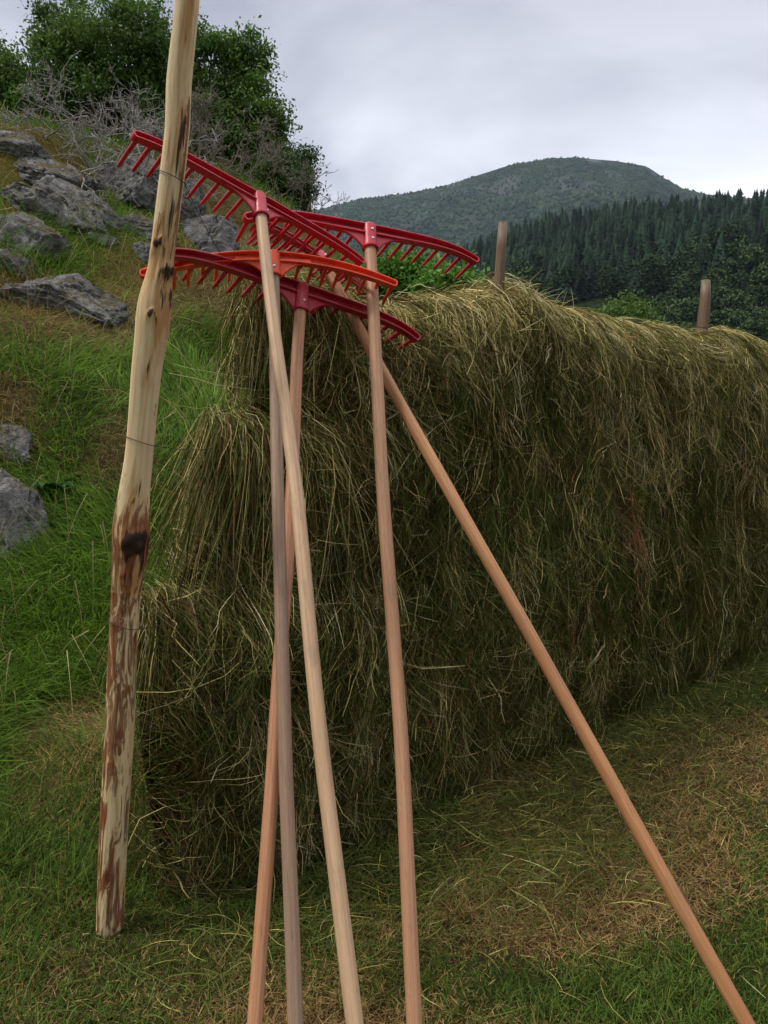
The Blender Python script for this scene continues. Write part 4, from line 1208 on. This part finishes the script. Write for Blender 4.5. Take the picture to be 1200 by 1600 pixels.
# the steps at the near end: hay lying over each wire, ends hanging down all round
for zc, s_lo, s_hi, n in ((1.95, .55, .85, 1500), (1.50, .40, .68, 2600), (.97, .15, .75, 2800)):
    s = s_lo + (s_hi - s_lo) * rng.random(n) ** 1.6
    side = np.where(rng.random(n) < .74, 1., -1.)
    ln = rng.uniform(.2, .5, n)
    tt = np.linspace(0, 1, KS)[None]
    if 1.2 < zc < 1.7: ln = rng.uniform(.2, .68, n); side = np.where(rng.random(n) < .9, 1., -1.)
    reach = rng.uniform(.05, .27 if zc > 1.7 or zc < 1.2 else .36, n)[:, None] * (.35 + .65 * np.clip((s - s_lo) / .25, 0, 1))[:, None]
    fall = ln[:, None] * tt
    nn = side[:, None] * reach * (1 - np.exp(-fall / .08)) + (rng.normal(size=n)[:, None] * .07 + .05 * side[:, None]) * fall
    z = zc + rng.normal(size=n)[:, None] * .02 + .045 * np.sqrt(np.clip(.25 - (s - s_lo - .25) ** 2, 0, 1))[:, None] - np.maximum(fall - .03, 0) ** 1.15
    nl = n // 9 + 1; lid = rng.integers(0, nl, n); lk = rng.normal(size=nl)[lid]; ld = rng.normal(size=nl)[lid]
    ss = s[:, None] + rng.normal(size=n)[:, None] * .02 + (lk * .11)[:, None] * fall + np.where(rng.random(n) < .45, np.abs(rng.normal(size=n)) * .55, 0)[:, None] * np.maximum(fall - .18, 0) + (rng.normal(size=n) * .16 - (.02 if zc < 1.2 else .30 if zc < 1.7 else .06) * np.exp(-(s - s_lo) / .12))[:, None] * fall + rng.normal(size=(n, KS)) * .004
    q = P0 + ss[..., None] * U + nn[..., None] * NV
    P = np.concatenate([q, np.maximum(z, .04)[..., None]], -1)
    PP.append(P); CC.append(hay_cols(n, np.clip(.7 * np.exp(-fall[:, 2] / .12) + rng.uniform(-.25, .45, n), 0, 1)))
# ragged stalks standing off the surface
n = 1500
s = rng.uniform(.12, 6.5, n); a = rng.uniform(-.15, 1.9, n) ** 1.0
P, ss = strands(s, a, rng.uniform(.12, .38, n), rng.uniform(-1.5, 1.5, n), rng.normal(size=n) * .8, rng.uniform(0, .02, n), rng.uniform(.02, .085, n))
PP.append(P); CC.append(hay_cols(n, rng.uniform(.5, 1, n)) * 1.15)
# reddish dock and seed heads dried into the hay
def bunch(px, py, n, spread_s, spread_a, ln, col):
    s_, z_ = px_sz(px, py); d_ = float(ztop(np.array([s_]))[0]) - z_
    a_ = (d_ + math.sqrt(d_ * d_ + 4 * .13 * d_)) / 2
    ss_ = s_ + .12 + rng.normal(size=n) * spread_s; aa_ = a_ + rng.normal(size=n) * spread_a
    P, _ = strands(ss_, aa_, rng.uniform(*ln, n), rng.normal(size=n) * .25, rng.normal(size=n) * .5, rng.uniform(0, .03, n), rng.uniform(.02, .06, n))
    PP.append(P); CC.append(np.asarray(col) * rng.uniform(.5, 1.4, (n, 1)))
bunch(878, 770, 70, .03, .08, (.08, .22), (.34, .13, .065))
bunch(885, 830, 60, .025, .06, (.08, .2), (.40, .24, .12))
bunch(870, 820, 40, .03, .05, (.05, .14), (.36, .09, .05))
seed_n = 0
for px, py in ((680, 615), (700, 600), (755, 625), (675, 660), (735, 700), (690, 560), (820, 560), (930, 690), (1010, 590), (610, 760), (640, 830), (1075, 740), (960, 900), (1120, 650)):
    bunch(px, py, 5, .006, .02, (.05, .09), (.40, .22, .13)); seed_n += 5
# tuft by the first post and loose ends along the ridge
n = 420
s = np.where(rng.random(n) < .35, 1.84 + rng.normal(size=n) * .10, rng.uniform(.6, 6, n)); tt = np.linspace(0, 1, KS)[None]
d = rng.normal(size=(n, 3)) * np.array([1, 1, .45]) + np.array([0, 0, .35]); d /= np.linalg.norm(d, axis=1, keepdims=True)
st = surf(s, rng.uniform(-.06, .1, n), np.full(n, -.01))
ln = rng.uniform(.06, .20, n)
P = st[:, None] + d[:, None] * (ln[:, None] * tt)[..., None]; P[..., 2] -= .35 * (ln[:, None] * tt ** 2) * rng.random((n, 1))
PP.append(P); CC.append(hay_cols(n, np.full(n, .8)) * 1.1)
PP = np.concatenate(PP); CC = np.concatenate(CC)
tap = np.array([.8, 1, 1, .9, .7, .25])
wd = rng.uniform(.0005, .0014, len(PP)) * np.where(rng.random(len(PP)) < .06, 2.3, 1)
zst = PP[:, 0, 2]; 
bounds = ((1.45, 9), (.95, 1.45), (-1, .95))
for lo, hi in bounds:
    m = (zst >= lo) & (zst < hi)
    V, F = ribbons(PP[m] - HO, wd[m], tap)
    mesh_obj('hay_layer', V, F, M_HAY, hay, col=rep(CC[m], KS * 2))

# pink flower head caught on top of the hay
q = surf(np.array([1.45]), np.array([-.02]), np.array([.03]))[0]
q = at_fwd(692, 461, q[1])
root = empty('flower', q); tag(root, 'tiny pink flower sticking up from the top of the hay', 'flower')
mb = MB(); mb.tube([(0, 0, -.09), (.003, 0, -.04), (0, 0, 0)], .0012, 6)
mgs, ng, bgs = new_mat('stalk'); bgs.inputs['Base Color'].default_value = (.12, .2, .05, 1)
mb.build('stem', mgs, root)
mp_, np_, bp_ = new_mat('pink_petals')
np_.links.new(ramp(np_, noise(np_, None, 200), ((.3, (.45, .06, .22)), (.7, (.6, .14, .34)))), bp_.inputs['Base Color'])
d = rng.normal(size=(60, 3)); d[:, 2] = np.abs(d[:, 2]); d /= np.linalg.norm(d, axis=1, keepdims=True)
tt = np.linspace(0, 1, 3)[None, :, None]
V, F = ribbons(d[:, None] * tt * .011, np.full(60, .0013), np.array([.5, 1, .4])); mesh_obj('petals', V, F, mp_, root)

# ------------------------------------------------------------------ grass and loose hay on the ground
def blades(x, y, L, wid, lean_dir, lean, col, K=4, r=rng, droop=.5):
    N = len(x)
    z = height(x, y) - .006
    t = np.linspace(0, 1, K)[None]
    dirv = np.stack([np.cos(lean_dir), np.sin(lean_dir)], 1)
    ang = lean[:, None] + droop * t * r.uniform(.3, 1.6, (N, 1))
    st = L[:, None] / (K - 1)
    hx = np.cumsum(np.sin(ang) * st, 1); hx -= hx[:, :1]
    hz = np.cumsum(np.cos(ang) * st, 1); hz -= hz[:, :1]
    P = np.stack([x[:, None] + dirv[:, :1] * hx, y[:, None] + dirv[:, 1:] * hx, z[:, None] + hz], -1)
    g = height(P[:, -1, 0], P[:, -1, 1])
    lowt = (g + .008 - P[:, -1, 2]).clip(0)
    P[..., 2] += lowt[:, None] * t
    side = np.stack([-dirv[:, 1], dirv[:, 0], r.normal(size=N) * .5], 1) + r.normal(size=(N, 3)) * .35
    tap = np.linspace(1, .12, K) ** .7
    return P, wid, tap, side, col
def grow(name, parts, label, mat=M_GRASS):
    Vs, Fs, Cs, n0 = [], [], [], 0
    for P, wid, tap, side, col in parts:
        V, F = ribbons(P, wid, tap, side)
        Vs.append(V); Fs.append(F + n0); n0 += len(V); Cs.append(rep(col, P.shape[1] * 2))
    o = mesh_obj(name, np.vstack(Vs), np.vstack(Fs), mat, col=np.clip(np.vstack(Cs), .002, .9))
    tag(o, label, 'grass' if 'grass' in name else 'hay', kind='stuff')
def sector(n, r0, r1, a0, a1, power):
    """points in a sector; density per area falls as r**-power"""
    k = 2 - power
    u = rng.random(n)
    r = (r0 ** k + u * (r1 ** k - r0 ** k)) ** (1 / k) if abs(k) > 1e-6 else r0 * (r1 / r0) ** u
    a = np.radians(rng.uniform(a0, a1, n))
    return r * np.sin(a), r * np.cos(a)
# mown meadow
x, y = sector(520000, .75, 11, -46, 46, 1.5)
u = -.69 * x + .72 * y - 3.35
sF, nF = fence_sn(x, y)
edge = u + .35 * fbm(xyz(x, y) * 1.8, 3, 111)
inmead = (edge < 0) & ~((sF > .3) & (nF > -.12) & (nF < .12))
inmead |= (nF > 0) & (sF > 0) & (nF < 12) & ~((sF > .3) & (nF < .10))
x, y, sF, nF = x[inmead], y[inmead], sF[inmead], nF[inmead]
b = meadow_mix(x, y)
n = len(x)
leftpart = np.clip((-x + .1) / .6, 0, 1) * np.clip((.35 - nF) / .5, 0, 1)
kind = rng.random(n) < (.08 + .90 * b) * (1 - .45 * leftpart)
colg = np.array([.060, .115, .017]) * rng.uniform(.35, 1.7, (n, 1)) + np.array([.09, .06, .015]) * rng.random((n, 1)) ** 2.5
colb = np.array([.32, .20, .076]) * rng.uniform(.35, 1.6, (n, 1)) + np.array([.26, .22, .11]) * (rng.random((n, 1)) ** 4)
col = np.where(kind[:, None], colb, colg)
patchy = np.clip(.9 + .8 * fbm(xyz(x, y) * 3.5, 3, 112), .35, 1.6)
L = np.where(kind, rng.uniform(.018, .065, n), rng.uniform(.025, .08, n)) * patchy * (1 + 1.3 * leftpart)
L = L * (1 - .7 * np.exp(-(((x + .83) ** 2 + (y - 2.2) ** 2) / .22 ** 2)))
lean = np.where(kind, rng.uniform(.5, 1.5, n), rng.uniform(.15, 1.1, n))
gr1 = blades(x, y, L, np.where(kind, rng.uniform(.0009, .0020, n), rng.uniform(.0010, .0022, n)) * (1 + .12 * np.hypot(x, y)), rng.random(n) * 6.28, lean, col)
grow('meadow_grass', [gr1], 'short mown stubble, part green and part brown, on the meadow')
# hillside grass
x, y = sector(330000, 2.2, 24, -44, 14, 1.75)
u = -.69 * x + .72 * y - 3.35
edge = u + .35 * fbm(xyz(x, y) * 1.8, 3, 111)
sF, nF = fence_sn(x, y)
ok = (edge > -.05) & (nF < -.15)
x, y = x[ok], y[ok]
lush, dry, moss, straw = turf(x, y)
n = len(x); u_ = rng.random(n)
kk = np.where(u_ < lush, 0, np.where(u_ < lush + dry, 1, np.where(u_ < lush + dry + moss, 2, 3)))
cl = np.array([[.105, .205, .025], [.28, .20, .08], [.27, .205, .05], [.30, .22, .085]])[kk]
rr = np.hypot(x, y)
cl = cl * rng.uniform(.5, 1.45, (n, 1)) * (1 + .35 * fbm(xyz(x, y) * 1.2, 3, 121))[:, None]
cl = cl + (np.array([.05, .03, .0]) * (kk == 0)[:, None] * rng.random((n, 1)) ** 2)
L = np.array([.24, .13, .045, .10])[kk] * rng.uniform(.5, 1.35, n) * (1 + .3 * fbm(xyz(x, y) * .9, 2, 122))
flow = 2.2 * fbm(xyz(x, y) * .9, 2, 123) * 2 + rng.normal(size=n) * .7 - .6
lean = np.array([.55, .75, .9, 1.1])[kk] + rng.normal(size=n) * .28
gr2 = blades(x, y, L, rng.uniform(.0013, .0028, n) * (1 + .09 * rr), flow, np.clip(lean, .05, 1.5), cl, droop=1.0)
# seed stalks
n = 900
x, y = sector(n * 3, 3, 14, -42, 4, 1.5); u = -.69 * x + .72 * y - 3.6; _, nF = fence_sn(x, y)
ok = (u > 0) & (nF < -.3); x, y = x[ok][:n], y[ok][:n]; n = len(x)
gr3 = blades(x, y, rng.uniform(.3, .5, n), np.full(n, .0016) * (1 + .08 * np.hypot(x, y)), rng.random(n) * 6.28, rng.uniform(.05, .5, n), np.array([.34, .27, .14]) * rng.uniform(.7, 1.2, (n, 1)), droop=.6)
gr3 = (gr3[0], gr3[1], np.array([.7, .7, .9, 1.6]), gr3[3], gr3[4])
grow('hillside_grass', [gr2, gr3], 'long lush green and dry grass covering the hillside')
# loose hay
def loose(n, cx, cy, sx, sy, rot, ln, alpha, colf=1.0, clampr=None):
    a = rng.normal(size=n) * sx; b = rng.normal(size=n) * sy
    x = cx + a * math.cos(rot) - b * math.sin(rot); y = cy + a * math.sin(rot) + b * math.cos(rot)
    K = 5; t = np.linspace(-.5, .5, K)[None]
    th = alpha + rng.normal(size=n) * 1.1
    L = rng.uniform(*ln, n)
    cv = rng.normal(size=n) * .75
    ang = th[:, None] + cv[:, None] * t
    st = (L / (K - 1))[:, None]
    px_ = np.cumsum(np.cos(ang) * st, 1); py_ = np.cumsum(np.sin(ang) * st, 1)
    X = x[:, None] + px_ - px_.mean(1, keepdims=True); Y = y[:, None] + py_ - py_.mean(1, keepdims=True)
    Z = height(X, Y) + .012 + rng.random((n, 1)) * .035 + rng.normal(size=(n, 1)) * .03 * t + .01 * rng.random((n, 1)) * (1 - 4 * t ** 2)
    P = np.stack([X, Y, np.maximum(Z, height(X, Y) + .006)], -1)
    side = np.stack([-np.sin(th), np.cos(th), rng.normal(size=n) * .6], 1)
    c = hay_cols(n, rng.uniform(-.15, .4, n).clip(0)) * colf * np.array([.85, .92, .66])
    c = np.where((rng.random(n) < .4)[:, None], np.array([.10, .125, .035]) * rng.uniform(.6, 1.5, (n, 1)), c)
    return P, rng.uniform(.0006, .0012, n), np.array([.6, 1, 1, .8, .3]), side, c
bits = []
for s_, nn_, n, sx, sy in ((.9, .38, 1800, .45, .12), (1.7, .42, 2000, .5, .14), (2.6, .4, 2000, .5, .14), (3.5, .36, 2000, .55, .13), (4.6, .36, 1600, .6, .13), (1.25, .75, 2200, .32, .16), (.55, .45, 800, .25, .14), (2.2, .8, 1000, .5, .2), (3.4, .8, 700, .5, .2), (6, .4, 1200, .9, .15)):
    q = P0 + U * s_ + NV * nn_
    bits.append(loose(int(n * 1.0), q[0], q[1], sx, sy, .76, (.04, .17), .3))
bits.append(loose(420, 1.2, 2.4, .9, .7, .5, (.05, .16), 1.0, .8))
bits.append(loose(420, -.9, 1.7, .6, .5, .5, (.06, .2), 2.0, .9))
bits.append(loose(300, -1.6, 3.4, .6, .3, .5, (.06, .2), .4, 1.0))
bits.append(loose(220, -.1, 1.5, .5, .3, .5, (.05, .18), 1.0, .9))
grow('loose_hay', bits, 'loose hay strewn along the foot of the hay wall', M_HAY)

# ------------------------------------------------------------------ air
def haze():
    a, b, lo, hi = 4600, 4600, -60, 1500
    v = [(x, y, z) for z in (lo, hi) for y in (-b, b) for x in (-a, a)]
    f = [(0, 2, 3, 1), (4, 5, 7, 6), (0, 1, 5, 4), (2, 6, 7, 3), (0, 4, 6, 2), (1, 3, 7, 5)]
    m = bpy.data.materials.new('haze'); m.use_nodes = True; n = m.node_tree
    n.nodes.remove(n.nodes['Principled BSDF'])
    vl = n.nodes.new('ShaderNodeVolumePrincipled')
    vl.inputs['Color'].default_value = (.62, .78, 1, 1); vl.inputs['Density'].default_value = .6e-4; vl.inputs['Anisotropy'].default_value = .2
    n.links.new(vl.outputs[0], n.nodes['Material Output'].inputs['Volume'])
    o = mesh_obj('haze', v, f, m); tag(o, 'thin blue haze over the valley', 'haze', kind='stuff')
haze()
